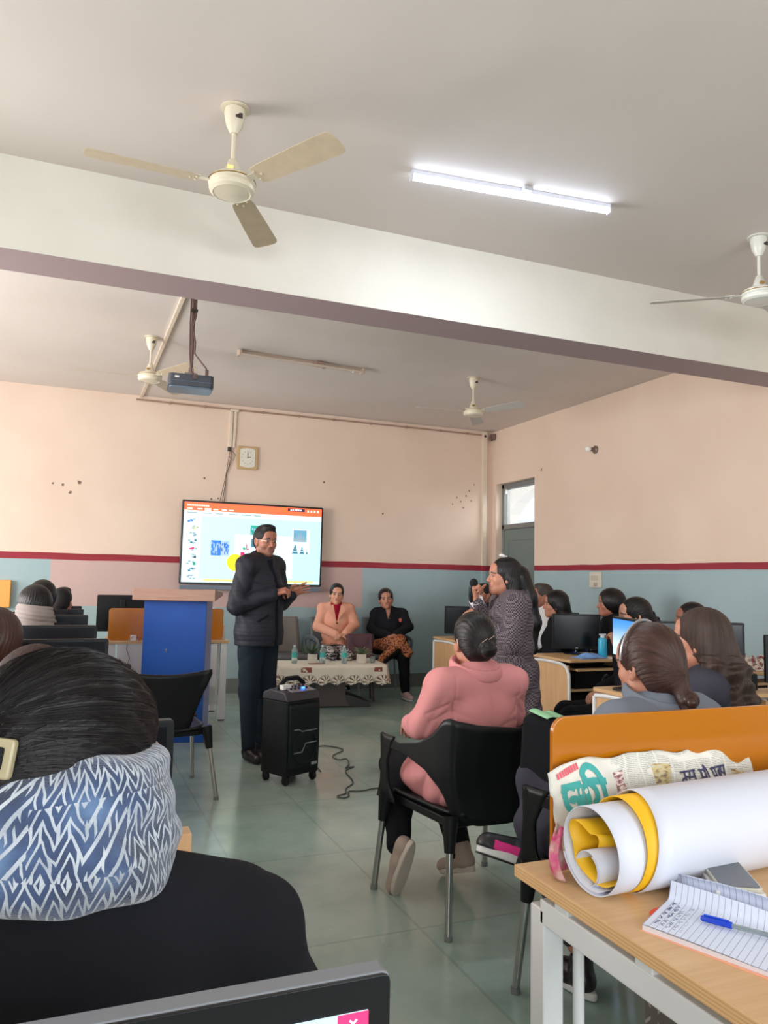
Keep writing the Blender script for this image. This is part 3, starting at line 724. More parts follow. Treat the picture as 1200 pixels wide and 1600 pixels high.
tag(b.build('wall_cabinet', plain('orange_box_paint', (236, 164, 74), .35), bevel=.008), 'orange box on the back wall at the left edge of the photo', 'box')

# ---- the podium
pd = thing('podium', 'blue podium with a slanted wooden top beside the standing man', 'podium', (.845, 6.60, 0), math.atan2(-.142, .489))
M_pod = plain('royal_blue_laminate', (14, 78, 168), .5, bump=.05, bscale=500, var=.04); M_podl = plain('pale_lilac_side', (140, 150, 206), .4)
b = MB(); b.box((0, .22, .575), (.50, .44, 1.15)); b.build('body', M_podl, pd, bevel=.004)
b = MB(); b.box((0, -.008, .575), (.505, .016, 1.15)); b.mi = 1; b.lathe([(.009, 0), (.009, .006), (0, .006)], (-.06, -.017, .745), n=12, axis='y'); b.box((-.06, -.020, .735), (.006, .006, .02)); b.build('front_panel', [M_pod, M_metal], pd, bevel=.002)
b = MB(); b.prism([(-.12, 1.15), (.50, 1.18), (.50, 1.215), (-.12, 1.245)], -.33, .33, 'x'); b.build('top', wood('pinkish_wood_top', (164, 126, 108), (184, 146, 128), 0), pd, bevel=.004)
b = MB(); b.box((0, .22, .03), (.54, .48, .06)); b.build('plinth', M_pod, pd, bevel=.004)
b = MB(); b.box((.2, .40, 1.165), (.12, .20, .02)); b.build('shelf_lip', M_podl, pd)

# ---- the trolley loudspeaker
sp = thing('loudspeaker', 'black trolley loudspeaker with handle standing on the floor beside the man', 'speaker', (1.455, 5.17, 0), math.radians(26))
M_spk = plain('speaker_black', (18, 23, 25), .55, spec=.25, bump=.15, bscale=400); M_gr = plain('speaker_grille', (20, 28, 31), .5, spec=.25, bump=.3, bscale=900)
b = MB(); b.prism(roundrect(-.15, -.13, .15, .13, .02, 4), .06, .54, 'z'); b.build('cabinet', M_spk, sp, bevel=.006)
b = MB(); b.prism([(-.13, .54), (.13, .54), (.125, .585), (.05, .615), (-.10, .60)], -.15, .15, 'x'); b.build('top_housing', plain('speaker_top', (50, 50, 56), .4), sp, bevel=.010)
b = MB()
b.grid(lambda u, v: (-.135+.27*u, -.134-.012*math.sin(PI*u)-.004*math.sin(PI*v), .10+.42*v), 17, 17)
b.build('grille', M_gr, sp, smooth=True, solid=.004)
b = MB()
for pts in ([(-.10, .36), (-.06, .36), (-.035, .345), (.10, .345)], [(-.10, .21), (-.03, .21), (.0, .265), (.10, .265)]):
    b.tube([(x, -.152, z) for x, z in pts], .004, 6)
b.build('grille_trim', plain('grey_trim', (112, 122, 124), .4), sp, smooth='auto')
b = MB()
b.tube([(.105*math.cos(a)+.0, -.149, .24+.105*math.sin(a)) for a in [i*PI/16 for i in range(33)]], .004, 6); b.build('woofer_ring', M_gr, sp, smooth='auto')
b = MB(); b.box((.085, -.149, .125), (.05, .003, .018)); b.build('badge', plain('silver_badge', (150, 156, 158), .4), sp)
b = MB(); b.tube([(-.12, .0, .585), (-.10, -.0, .64), (-.05, .0, .675), (.05, .0, .675), (.10, .0, .64), (.12, .0, .585)], .013, 10, flat=(1.3, .8)); b.build('handle', M_blk, sp, smooth='auto')
b = MB(); b.box((.01, -.055, .612), (.20, .11, .008), rot=(.25, 0, 0)); pan = b.build('control_panel', plain('silver_panel', (126, 120, 130), .3), sp, bevel=.002)
b = MB()
for k in range(5):
    for q in range(2): b.lathe([(.008, 0), (.007, .014), (0, .014)], (-.07+.035*k, -.035-.035*q, .608+.009*q*-1+.01), n=10)
b.build('knob', M_blks, pan, smooth='auto')
b = MB(); b.sphere((.03, -.08, .617), (.016, .01, .008), 10); b.build('power_light', emis('blue_led', (40, 90, 255), 6), pan)
b = MB(); b.box((-.08, -.02, .625), (.07, .05, .03)); b.build('paper_note', M_white, pan)
for sx in (-1, 1):
    for sy in (-1, 1):
        b = MB(); b.lathe([(.026, -.012), (.03, -.008), (.03, .008), (.026, .012)], (sx*.12, sy*.10, .03), n=18, axis='x'); b.box((sx*.12, sy*.10, .058), (.03, .04, .02)); b.build('caster', M_blks, sp, smooth='auto')
b = MB(); b.tube([(.02, .13, .60), (.16, .16, .58), (.19, .14, .35), (.17, .16, .12)], .004, 6); b.build('strap', M_blk, sp, smooth='auto')

# ---- floor cable
def floor_pts(pp, r=.0045): return [(x, y, r) for x, y in pp]
pts = [(1.963, 6.087), (2.054, 6.035), (2.095, 5.901), (1.954, 5.735), (1.953, 5.6), (2.022, 5.605), (1.975, 5.43), (1.921, 5.346), (1.991, 5.364), (1.89, 5.259), (1.842, 4.968), (1.744, 4.833), (1.701, 4.721), (1.632, 4.682), (1.652, 4.631), (1.701, 4.66), (1.735, 4.76), (1.818, 4.746), (1.919, 4.777), (2.05, 4.78), (2.4, 4.82)]
def catmull(P, n=5):
    out = []
    for i in range(len(P)-1):
        p0, p1, p2, p3 = P[max(i-1, 0)], P[i], P[i+1], P[min(i+2, len(P)-1)]
        for k in range(n):
            t = k/n; out.append(tuple(.5*((2*b)+(c-a)*t+(2*a-5*b+4*c-d)*t*t+(-a+3*b-3*c+d)*t**3) for a, b, c, d in zip(p0, p1, p2, p3)))
    out.append(P[-1]); return out
b = MB(); b.tube([(x, y, .0055) for x, y in catmull([(1.72, 5.3), (1.80, 5.9)]+pts)], .0045, 6)
tag(b.build('extension_cord', plain('grey_green_cord', (74, 80, 78), .5), smooth='auto'), 'dark power cord snaking over the floor from the loudspeaker towards the armchair', 'cord')

# ---- coffee table with lace cloth
ct = thing('coffee_table', 'low dark coffee table under a cream lace cloth in front of the two seated women', 'table', (2.66, 8.00, 0), math.radians(-9))
M_dt = plain('dark_brown_grey_wood', (86, 76, 74), .4, var=.08)
b = MB(); b.box((0, 0, .425), (1.10, .48, .03)); b.build('table_top', M_dt, ct, bevel=.004)
b = MB(); b.prism([(-.22, .012), (.20, .012), (.16, .12), (.15, .41), (-.15, .41), (-.17, .12)], -.14, .14, 'y'); b.build('pedestal', M_dt, ct, bevel=.004)
b = MB(); b.prism([(-.38, .0), (.44, .0), (.42, .05), (.20, .13), (-.20, .13), (-.36, .05)], -.12, .20, 'y'); b.build('foot', plain('dark_grey_base', (58, 56, 58), .4), ct, bevel=.006)
t = NT('cream_lace_cloth'); v = t.coord(); x = t.xyz(v); g = t.n('ShaderNodeNewGeometry'); nx = t.xyz(g.outputs['True Normal'])
# fan motifs along the hem: angle around a centre on the hem line
uu = t.math('ADD', x[0], x[1]); cell = t.math('SUBTRACT', t.math('FRACT', t.math('DIVIDE', uu, .155)), .5)
dx = t.math('MULTIPLY', cell, .155); dz = t.math('SUBTRACT', x[2], .285)
ang = t.math('ARCTAN2', dx, dz); rad = t.math('SQRT', t.math('ADD', t.math('POWER', dx, 2), t.math('POWER', dz, 2)))
ray = t.math('GREATER_THAN', t.math('SINE', t.math('MULTIPLY', ang, 9)), -.25)
inr = t.math('MULTIPLY', t.math('GREATER_THAN', rad, .018), t.math('LESS_THAN', rad, .070))
motif = t.math('MULTIPLY', inr, t.math('SUBTRACT', 1, ray))
ring = t.math('LESS_THAN', t.math('ABSOLUTE', t.math('SUBTRACT', rad, .076)), .003)
lace = t.math('GREATER_THAN', t.noise(v, 90, 2), .62)
brown = t.math('MAXIMUM', motif, t.math('MULTIPLY', ring, .7))
brown = t.math('MULTIPLY', brown, t.math('LESS_THAN', x[2], .36))
end = t.math('MULTIPLY', t.math('GREATER_THAN', t.math('ABSOLUTE', x[0]), .57), t.math('GREATER_THAN', t.noise(v, 16, 3), .52))
c = t.mix(t.math('MULTIPLY', lace, .12), srgb(236, 228, 212), srgb(200, 180, 158))
c = t.mix(brown, c, srgb(120, 92, 76)); c = t.mix(t.math('MULTIPLY', end, .6), c, srgb(176, 128, 104))
patch = t.math('MAXIMUM', t.rect(x[0], x[2], -.34, -.23, .385, .437), t.rect(x[0], x[2], .43, .52, .39, .437))
c = t.mix(t.math('MULTIPLY', patch, t.math('GREATER_THAN', t.noise(v, 30, 2), .42)), c, srgb(150, 84, 70))
t.l(c, t.b.inputs['Base Color']); t.b.inputs['Roughness'].default_value = .85; t.bump(t.noise(v, 120, 3), .3, .004); M_lace = t.m
b = MB()
HX, HY, HZ = .585, .275, .452
def rim(s):           # closed path around the table top
    L = 4*(HX+HY); d = (s % 1)*L
    if d < 2*HX: return (-HX+d, -HY, 0, -1)
    d -= 2*HX
    if d < 2*HY: return (HX, -HY+d, 1, 0)
    d -= 2*HY
    if d < 2*HX: return (HX-d, HY, 0, 1)
    d -= 2*HX
    return (-HX, HY-d, -1, 0)
NU = 240
def cl(u, v):
    x, y, nx_, ny_ = rim(u); L = 4*(HX+HY)*u
    corner = max(0, 1-min(abs(abs(x)-HX)+abs(abs(y)-HY), .10)/.10)
    rr = 1-.04*corner
    if v <= .0: return (x*.0, y*.0, HZ)
    if v < .4:
        k = v/.4; return (x*k*rr, y*k*rr, HZ)
    k = (v-.4)/.6
    scal = .185+.014*math.cos(2*PI*(L/.155))+.02*corner
    out = .018+.014*math.sin(L*17)*k+.01*math.sin(L*41+1)*k+.02*corner*k
    d = k*scal; sm = min(1, k/.12)
    return (x*rr+(nx_)*out*sm**.5+ (math.copysign(.02, x)*corner*k), y*rr+(ny_)*out*sm**.5, HZ-d)
b.grid(cl, NU, 26, closed_u=True); lc = b.build('lace_tablecloth', M_lace, None, smooth=True, solid=.002)
lc.location = ct.location; lc.rotation_euler = ct.rotation_euler
tag(lc, 'cream lace tablecloth with fan motifs along its scalloped hem', 'tablecloth')
CT = Matrix.Translation(ct.location) @ Matrix.Rotation(math.radians(-9), 4, 'Z')
TZ = .4545
def on_table(px_x, y): return tuple(CT @ Vector((px_x, y, TZ)))
t = NT('bottle_clear'); t.b.inputs['Base Color'].default_value = (.80, .95, .95, 1); t.b.inputs['Transmission Weight'].default_value = .75
t.b.inputs['Roughness'].default_value = .08; t.b.inputs['IOR'].default_value = 1.2; M_bot = t.m
M_blab = plain('turquoise_label', (70, 182, 178), .4); M_cap = plain('pale_cap', (206, 222, 230), .4)
labs = ['leftmost of the three small water bottles on the lace cloth', 'middle of the three small water bottles, right of the first potted plant', 'rightmost of the three small water bottles, before the maroon bag']
for i, lx in enumerate((-.385, -.085, .145)):
    w = thing('water_bottle', labs[i], 'bottle', on_table(lx, [-.05, -.05, -.08][i]), 0, 'water bottles on the coffee table')
    b = MB(); b.lathe([(.028, 0), (.031, .006), (.031, .055), (.028, .062), (.031, .07), (.031, .12), (.026, .145), (.013, .165), (.012, .175), (0, .175)], n=20); b.build('bottle', M_bot, w, smooth='auto')
    b = MB(); b.lathe([(.0318, .062), (.0318, .115)], n=20); b.build('label', M_blab, w, smooth='auto')
    b = MB(); b.lathe([(.014, .172), (.014, .19), (0, .19)], n=14); b.build('cap', M_cap, w, smooth='auto')
M_leaf = plain('dark_green_leaf', (70, 96, 62), .5, var=.25, vscale=30); M_leaf2 = plain('pale_green_leaf', (124, 142, 104), .5, var=.2, vscale=30)
M_pot = plain('white_ceramic_pot', (226, 218, 206), .35); M_soil = plain('potting_soil', (62, 48, 40), .9)
def plant(label, loc, leafm, n, L, spread, seed):
    rs = random.Random(seed)
    p = thing('potted_plant', label, 'plant', loc, 0)
    b = MB(); b.prism(roundrect(-.044, -.044, .044, .044, .012, 4), 0, .095, 'z'); b.build('pot', M_pot, p, bevel=.004)
    b = MB(); b.lathe([(.037, .090), (.037, .0965), (0, .0965)], n=16); b.build('soil', M_soil, p)
    b = MB()
    for k in range(n):
        a = 2*PI*k/n+rs.random()*.6; ln = L*(.6+.5*rs.random()); el = 1.25-spread*rs.random(); w = .007+.004*rs.random()
        def lf(u, v, a=a, ln=ln, el=el, w=w):
            r = ln*v*math.cos(el)+.03*v*v; z = .095+ln*v*math.sin(el)-.05*v*v
            ww = w*(math.sin(PI*min(1, v*.85+.12)))
            o = (u-.5)*2*ww
            return (r*math.cos(a)-o*math.sin(a), r*math.sin(a)+o*math.cos(a), z-abs(u-.5)*.006+.003)
        b.grid(lf, 3, 8)
    b.build('leaves', leafm, p, smooth=True, solid=.0012)
plant('potted plant with long dark leaves, left one of the two square white pots', on_table(-.185, 0), M_leaf, 34, .175, .75, 2)
plant('potted plant with short pale leaves, right one of the two square white pots', on_table(.345, -.02), M_leaf2, 36, .125, .95, 5)
M_glassc = plain('clear_tumbler', (190, 206, 204), .1); M_glassc.node_tree.nodes['Principled BSDF'].inputs['Transmission Weight'].default_value = .7
b = MB(); b.lathe([(.024, 0), (.03, .07), (.027, .07), (.022, .004), (0, .004)], n=20); tag(b.build('glass_tumbler', M_glassc, smooth='auto', loc=on_table(.47, -.03)), 'clear glass tumbler at the right end of the lace cloth', 'glass')
b = MB(); b.box((0, 0, .012), (.09, .06, .024), rot=(0, .05, .3)); b.box((.02, .01, .03), (.05, .04, .012), rot=(0, -.1, .8)); tag(b.build('paper_napkins', M_white, bevel=.004, loc=on_table(.43, .08)), 'folded white napkins beside the tumbler on the lace cloth', 'napkin')
b = MB(); b.box((0, 0, .004), (.17, .04, .006)); tag(b.build('pen_tray', plain('reddish_tray', (150, 110, 100), .5), bevel=.002, loc=on_table(-.16, -.12)), 'thin reddish tray lying in front of the left potted plant', 'tray')

# ---- grey cantilever / office chairs behind the table
def grey_chair(label, loc, rotz, empty=False):
    t = thing('office_chair', label, 'chair', loc, rotz)
    M_gp = plain('grey_chair_shell', (104, 112, 116), .5) if not empty else M_gmesh
    b = MB(); b.grid(lambda u, v: ((u-.5)*(.42-.03*v), -.21-.10*v+.03*(2*u-1)**2, .47+.42*v), 9, 13); b.build('backrest', M_gmesh if empty else M_gp, t, smooth=True, solid=.03)
    b = MB(); b.grid(lambda u, v: ((u-.5)*.47, -.21+.45*v, .455-.02*math.sin(PI*v)+.012*abs(2*u-1)**3), 9, 11); b.build('seat', plain('grey_seat_fabric', (110, 112, 116), .8) if empty else M_gp, t, smooth=True, solid=.05)
    for s in (-1, 1):
        b = MB(); b.tube(catmull([(s*.25, -.22, .45), (s*.27, -.25, .60), (s*.275, -.15, .665), (s*.275, .10, .655), (s*.27, .17, .60), (s*.255, .12, .45)]), .016, 8, flat=(1, 1.5)); b.build('armrest', plain('grey_armrest', (96, 104, 110), .45), t, smooth='auto')
    for sx in (-1, 1):
        for y0, y1 in ((-.15, -.24), (.15, .22)):
            b = MB(); b.tube([(sx*.18, y0, .43), (sx*.25, y1, .01)], .011, 10); b.build('leg', M_metal, t, smooth='auto')
    return t
grey_chair('empty grey office chair by the back wall, just right of the standing man', (2.42, 8.74, 0), PI+.1, True)
grey_chair('grey armchair under the seated woman in the peach jacket', (2.95, 8.72, 0), PI+.1)
grey_chair('grey armchair under the seated woman with crossed legs and black jacket', (3.58, 8.66, 0), PI+.0)

# ---- maroon bag on the lap side and patterned bag
bg = thing('handbag', 'maroon tote bag standing upright behind the lace covered table', 'bag', (3.10, 8.27, 0), math.radians(-12))
M_mar = plain('maroon_leather', (84, 48, 58), .45, bump=.1, bscale=60)
b = MB(); b.box((0, 0, .545), (.31, .12, .39), taper=.94); b.build('bag_body', M_mar, bg, bevel=.02, seg=3)
b = MB(); b.tube(catmull([(-.08, -.066, .70), (-.075, -.068, .64), (0, -.070, .60), (.075, -.068, .64), (.08, -.066, .70)]), .007, 8); b.build('handle', M_mar, bg, smooth='auto')
st = thing('stool', 'low dark stool under the maroon tote bag, hidden behind the coffee table', 'stool', (3.10, 8.27, 0), math.radians(-12))
b = MB(); b.box((0, 0, .335), (.36, .26, .03)); b.build('seat', M_dt, st, bevel=.006)
for sx in (-1, 1):
    for sy in (-1, 1):
        b = MB(); b.tube([(sx*.14, sy*.09, .32), (sx*.16, sy*.11, 0)], .012, 8); b.build('leg', M_dt, st, smooth='auto')

# ---- computer tables on the right
def comp_table(label, loc, w=.62, d=.52, rotz=0, things_in=True):
    """loc = near left corner on the floor"""
    t = thing('computer_table', label, 'table', loc, rotz)
    b = MB(); b.prism(roundrect(-.012, -.02, w+.012, d, .03, 4), .728, .75, 'z'); b.build('table_top', M_wood, t, bevel=.004)
    for x in (.012, w-.012):
        b = MB(); b.box((x, d/2, .37), (.02, d-.05, .66)); b.build('side_panel', M_woodz, t, bevel=.003)
        sx = x-.014 if x < .1 else x+.014
        b = MB(); b.tube(catmull([(sx, .0, .02), (sx, .0, .55), (sx, .02, .66), (sx, .09, .705), (sx, .30, .715), (sx, d-.03, .705)], 4), .013, 8); fr = b.build('frame_tube', M_wmet, t, smooth='auto')
        b = MB(); b.tube([(sx, d-.02, .70), (sx, d-.02, .02)], .013, 8); b.build('frame_tube', M_wmet, t, smooth='auto')
        b = MB(); b.box((sx, d/2, .02), (.03, d, .03)); b.build('foot_rail', M_wmet, t, bevel=.006)
    for z in (.50, .12):
        b = MB(); b.box((w/2, d/2, z), (w-.04, d-.08, .02)); b.build('shelf', M_wood, t, bevel=.003)
    b = MB(); b.box((w/2, d-.02, .31), (w-.05, .012, .58)); b.build('back_panel', plain('dark_back_board', (70, 60, 54), .7), t)
    b = MB(); b.box((w*.48, .10, .665), (w*.7, .2, .02)); b.build('keyboard_tray', M_wood, t, bevel=.003)
    return t
comp_table('computer table with black monitor and blue bottle right of the standing woman', (3.74, 5.20, 0), .60, .56)
b = MB(); b.box((0, 0, .085), (.40, .34, .17)); b.mi = 1; b.box((0, -.171, .09), (.36, .002, .12)); tag(b.build('computer_case', [M_blk, M_blks], bevel=.006, loc=(4.03, 5.42, .511)), 'black computer lying on the shelf under the monitor with the blue bottle', 'computer')
make_monitor('black monitor with a small pale badge beside the blue bottle', (4.10, 5.60, .75), math.radians(-21), w=.42, h=.30, top=1.095)
comp_table('computer table behind the standing woman, near the back right corner', (3.75, 7.10, 0), .55, .60)
make_monitor('black monitor on the far table left of the standing woman', (4.05, 7.52, .75), math.radians(-14), w=.46, h=.30, top=1.085)
comp_table('computer table behind the woman with long loose curly hair', (2.92, 3.35, 0), .90, .48)
make_monitor('wide black monitor behind the woman with long loose curly hair', (3.42, 3.49, .75), math.radians(-25), w=.50, h=.33, top=1.15)
b = MB(); b.box((0, 0, .05), (.16, .14, .10)); b.box((.03, .0, .12), (.07, .09, .05)); tag(b.build('desk_speaker', M_blk, bevel=.01, loc=(3.72, 3.50, .751)), 'small black speaker just right of the wide black monitor', 'speaker')
comp_table('computer table at the right edge of the photo behind the orange partition', (3.85, 3.05, 0), .85, .48)
make_monitor('black monitor cut by the right edge of the photo', (4.16, 3.42, .75), math.radians(-30), w=.44, h=.29, top=1.07)
comp_table('computer table near the right wall carrying the flowered cloth', (4.50, 4.18, 0), .78, .5)
# flowered cloth heap and papers
t = NT('flowered_cloth'); v = t.coord(); vo = t.n('ShaderNodeTexVoronoi'); vo.inputs['Scale'].default_value = 45; t.l(v, vo.inputs['Vector'])
s_ = t.n('ShaderNodeSeparateColor'); t.l(vo.outputs['Color'], s_.inputs[0])
t.l(t.ramp(s_.outputs[0], [(0, srgb(226, 214, 200)), (.45, srgb(226, 214, 200)), (.5, srgb(120, 90, 80)), (.65, srgb(170, 150, 150)), (.8, srgb(150, 74, 84)), (1, srgb(90, 104, 130))]), t.b.inputs['Base Color']); t.b.inputs['Roughness'].default_value = .9
t.m.node_tree.nodes['Color Ramp'].color_ramp.interpolation = 'CONSTANT'; M_flow = t.m
rs = random.Random(5)
b = MB()
def heap(u, v):
    x = (u-.5)*.44; y = (v-.5)*.26; e = min(u, 1-u, v, 1-v)*4
    h = min(1, e)*(.05+.05*(math.sin(u*7+1)*.5+.5)+.028*math.sin(u*19+v*7)+.02*math.sin(v*23-u*9))
    return (x, y, max(.002, h))
b.grid(heap, 36, 22); tag(b.build('folded_shawl', M_flow, smooth=True, solid=.004, loc=(4.78, 4.36, .752), off=-1), 'crumpled flowered shawl lying on the table by the right wall', 'cloth')
b = MB(); b.box((0, 0, .006), (.34, .24, .012), rot=(0, 0, .2)); b.box((.04, .01, .016), (.3, .2, .006), rot=(0, 0, -.1)); tag(b.build('paper_stack', M_white, bevel=.001, loc=(4.06, 3.20, .751)), 'loose white papers on the table at the right edge', 'papers')
# blue bottle, blue cloth, white paper
wb = thing('water_bottle', 'bright blue water bottle with white cap beside the badge monitor', 'bottle', (4.135, 5.29, .75))
b = MB(); b.lathe([(.034, 0), (.037, .006), (.037, .145), (.032, .16), (.018, .166), (0, .166)], n=24); b.build('bottle', plain('bright_blue_bottle', (48, 168, 206), .35), wb, smooth='auto')
b = MB(); b.lathe([(.018, .165), (.018, .19), (0, .19)], n=18); b.box((0, 0, .192), (.06, .016, .012)); b.build('cap', plain('pale_grey_cap', (206, 214, 218), .4), wb, smooth='auto')
b = MB(); b.grid(lambda u, v: ((u-.5)*.26, (v-.5)*.14, .004+.030*math.sin(PI*u)*math.sin(PI*v)*(1+.5*math.sin(u*14+v*6))), 24, 14); tag(b.build('folded_cloth', plain('sky_blue_cloth', (116, 160, 220), .8), smooth=True, solid=.004, off=-1, loc=(4.00, 5.29, .752)), 'crumpled sky blue cloth lying in front of the badge monitor', 'cloth')
b = MB(); b.box((0, 0, .004), (.14, .10, .006), rot=(0, 0, .2)); tag(b.build('paper_sheet', M_white, loc=(4.22, 5.24, .751)), 'small white paper lying right of the blue bottle', 'paper')
# laptops with lit screens
def laptop(label, loc, rotz, w, h, hue):
    t = thing('laptop', label, 'laptop', loc, rotz)
    b = MB(); b.box((0, .0, .009), (w, .21, .018)); b.build('base', M_blk, t, bevel=.004)
    b = MB(); b.prism(roundrect(-w/2, .018, w/2, .018+h, .006, 3), .10, .108, 'y'); b.build('lid', M_blk, t, bevel=.002)
    tt = NT('lit_laptop_screen'); z = tt.xyz()[2]
    tt.b.inputs['Base Color'].default_value = (0, 0, 0, 1); tt.l(tt.ramp(tt.math('DIVIDE', z, .018+h), hue), tt.b.inputs['Emission Color']); tt.b.inputs['Emission Strength'].default_value = 1.0
    b = MB(); b.prism(roundrect(-w/2+.012, .03, w/2-.012, .006+h, .002, 2), .098, .0995, 'y'); b.build('screen', tt.m, t)
LITG = ([(.2, srgb(150, 200, 240)), (.6, srgb(210, 228, 250)), (.85, srgb(90, 160, 236)), (1, srgb(40, 130, 230))])
tt = NT('lit_monitor_screen'); z = tt.xyz()[2]
tt.b.inputs['Base Color'].default_value = (0, 0, 0, 1); tt.l(tt.ramp(tt.math('DIVIDE', z, .42), LITG), tt.b.inputs['Emission Color']); tt.b.inputs['Emission Strength'].default_value = 1.0
make_monitor('monitor turned sideways, its lit blue and white screen seen at a slant', (3.02, 3.66, .75), math.radians(-112), w=.42, h=.25, top=1.165, lit=tt.m)
laptop('small laptop with a blue lit screen seen over the badge monitor', (4.36, 6.12, .75), math.radians(-38), .24, .315, [(.5, srgb(40, 90, 180)), (.85, srgb(150, 196, 240)), (1, srgb(60, 120, 210))])
# bag with green and white print on a lower shelf, green file
M_bagp = NT('printed_bag'); v = M_bagp.coord(); n = M_bagp.noise(v, 16, 3)
M_bagp.l(M_bagp.ramp(n, [(.40, srgb(22, 26, 28)), (.52, srgb(24, 30, 30)), (.56, srgb(30, 104, 76)), (.66, srgb(24, 70, 56)), (.70, srgb(190, 190, 190))]), M_bagp.b.inputs['Base Color'])
bp = thing('shopping_bag', 'black bag with green and white print beside the table with the blue bottle', 'bag', (3.72, 4.72, 0), .5)
b = MB(); b.box((0, 0, .30), (.34, .16, .58), taper=.8); b.build('bag_body', M_bagp.m, bp, bevel=.03, seg=3)
b = MB(); b.tube(catmull([(-.07, 0, .58), (-.06, 0, .66), (.0, 0, .69), (.06, 0, .66), (.07, 0, .58)]), .008, 8); b.build('handle', M_blk, bp, smooth='auto')
# ---- wooden chair backs glimpsed behind the white coat
M_brch = plain('brown_chair', (92, 66, 54), .5)
for lab, loc in (('brown chair back behind the man with the white shirt', (4.80, 7.15, 0)), ('brown chair back by the right wall beside the flowered shawl', (4.9, 5.0, 0))):
    c = thing('wooden_chair', lab, 'chair', loc, PI)
    b = MB(); b.box((0, -.2, .72), (.42, .025, .36)); b.build('backrest', M_brch, c, bevel=.01)
    b = MB(); b.box((0, 0, .44), (.42, .42, .03)); b.build('seat', M_brch, c, bevel=.008)
    for sx in (-1, 1):
        for sy in (-1, 1):
            b = MB(); b.box((sx*.19, sy*.19, .215), (.03, .03, .43)); b.build('leg', M_brch, c)

# ============================================================ THINGS ON THE FRONT DESK
# chart paper rolls
M_chart = plain('white_chart_paper', (206, 210, 222), .5, var=.02, vscale=2)
M_yel = plain('yellow_chart_paper', (236, 184, 24), .55, var=.05, vscale=5)
def roll(r0, r1, turns, x0, x1, ph, zc, yc, taper=0, skew=None, n=90, end_wave=0, wave=None):
    """spiral sheet along X"""
    def fn(u, v):
        a = ph+2*PI*turns*u; r = r0+(r1-r0)*u
        if wave: r *= wave(a)
        s = x0+(x1-x0)*v
        if skew: s = x0+skew(u)+(x1-x0-skew(u))*v
        r *= 1+taper*v
        return (s, yc+r*math.cos(a), zc+r*math.sin(a))
    return fn, n
RZ = .75
rl = thing('chart_roll', 'large rolled sheet of white chart paper lined with yellow on the wood desk', 'paper roll', (1.0, 1.295, RZ), math.radians(4))
R1 = .084
fn, n = roll(.076, .085, 1.25, -.022, 1.05, -1.9, R1+.003, 0, .05, wave=lambda a: 1+.02*math.sin(2*a))
b = MB(); b.grid(fn, 90, 24); b.build('inner_white_sheet', M_chart, rl, smooth=True, solid=.0016)
fn, n = roll(.090, .098, 1.12, .072, 1.05, -1.25, R1+.010, 0, .06, skew=lambda u: .03*math.sin(2*PI*u)+.02*u)
b = MB(); b.grid(fn, 90, 24); b.build('outer_white_sheet', M_chart, rl, smooth=True, solid=.0016)
fn, n = roll(.0875, .0890, 1.0, .048, .9, -1.5, R1+.006, 0, .05, skew=lambda u: .012*math.sin(5*u))
b = MB(); b.grid(fn, 72, 12); b.build('yellow_lining', M_yel, rl, smooth=True, solid=.0012)
def crump(u, v):
    a = -2.2+4.6*u; r = .071-.012*u-.016*math.sin(3.3*u*PI)**2*(u > .3)-.006*math.sin(9*u)
    if u > .62: r -= .03*(u-.62)/.38*(1+.3*math.sin(14*v))
    return (-.016+.005*math.sin(8*u)+.55*v, r*math.cos(a), R1+.002+r*math.sin(a)+.004*math.sin(7*v+4*u))
b = MB(); b.grid(crump, 60, 16); b.build('yellow_inner_sheet', M_yel, rl, smooth=True, solid=.0012)
fn, n = roll(.030, .036, 1.3, -.012, .5, 2.0, .042, .020, 0)
b = MB(); b.grid(fn, 48, 8); b.build('inner_core_sheet', M_chart, rl, smooth=True, solid=.0012)

# newspaper
t = NT('printed_newspaper'); v = t.coord('UV'); x = t.xyz(v); U_, V_ = x[0], x[1]
colm = t.math('LESS_THAN', t.math('FRACT', t.math('MULTIPLY', U_, 14)), .88)
lines = t.math('GREATER_THAN', t.math('FRACT', t.math('MULTIPLY', V_, 52)), .55)
wd = t.math('GREATER_THAN', t.noise(t.scale(v, (260, 52, 1)), 1, 1), .42)
txt = t.math('MULTIPLY', t.math('MULTIPLY', colm, lines), wd)
area = t.math('GREATER_THAN', U_, .29); txt = t.math('MULTIPLY', txt, area)
blk = t.math('GREATER_THAN', t.noise(t.scale(v, (6, 7, 1)), 1, 0), .40); txt = t.math('MULTIPLY', txt, blk)
paper = t.ramp(t.noise(v, 6, 3), [(.3, srgb(206, 205, 196)), (.7, srgb(220, 218, 208))])
c = t.mix(t.math('MULTIPLY', txt, .55), paper, srgb(108, 108, 104))
pic = t.math('MAXIMUM', t.rect(U_, V_, .47, .555, .60, .86), t.rect(U_, V_, .88, .95, .5, .72)); 
c = t.mix(pic, c, t.ramp(t.noise(v, 26, 3), [(.35, srgb(120, 96, 90)), (.5, srgb(196, 178, 120)), (.65, srgb(190, 186, 180))]))
pic2 = t.rect(U_, V_, .285, .335, .56, .84); c = t.mix(pic2, c, t.ramp(t.noise(v, 40, 2), [(.4, srgb(226, 214, 206)), (.55, srgb(170, 120, 116)), (.7, srgb(92, 70, 84))]))
t.l(c, t.b.inputs['Base Color']); t.b.inputs['Roughness'].default_value = .8; M_news = t.m
NW, NH = .63, .245
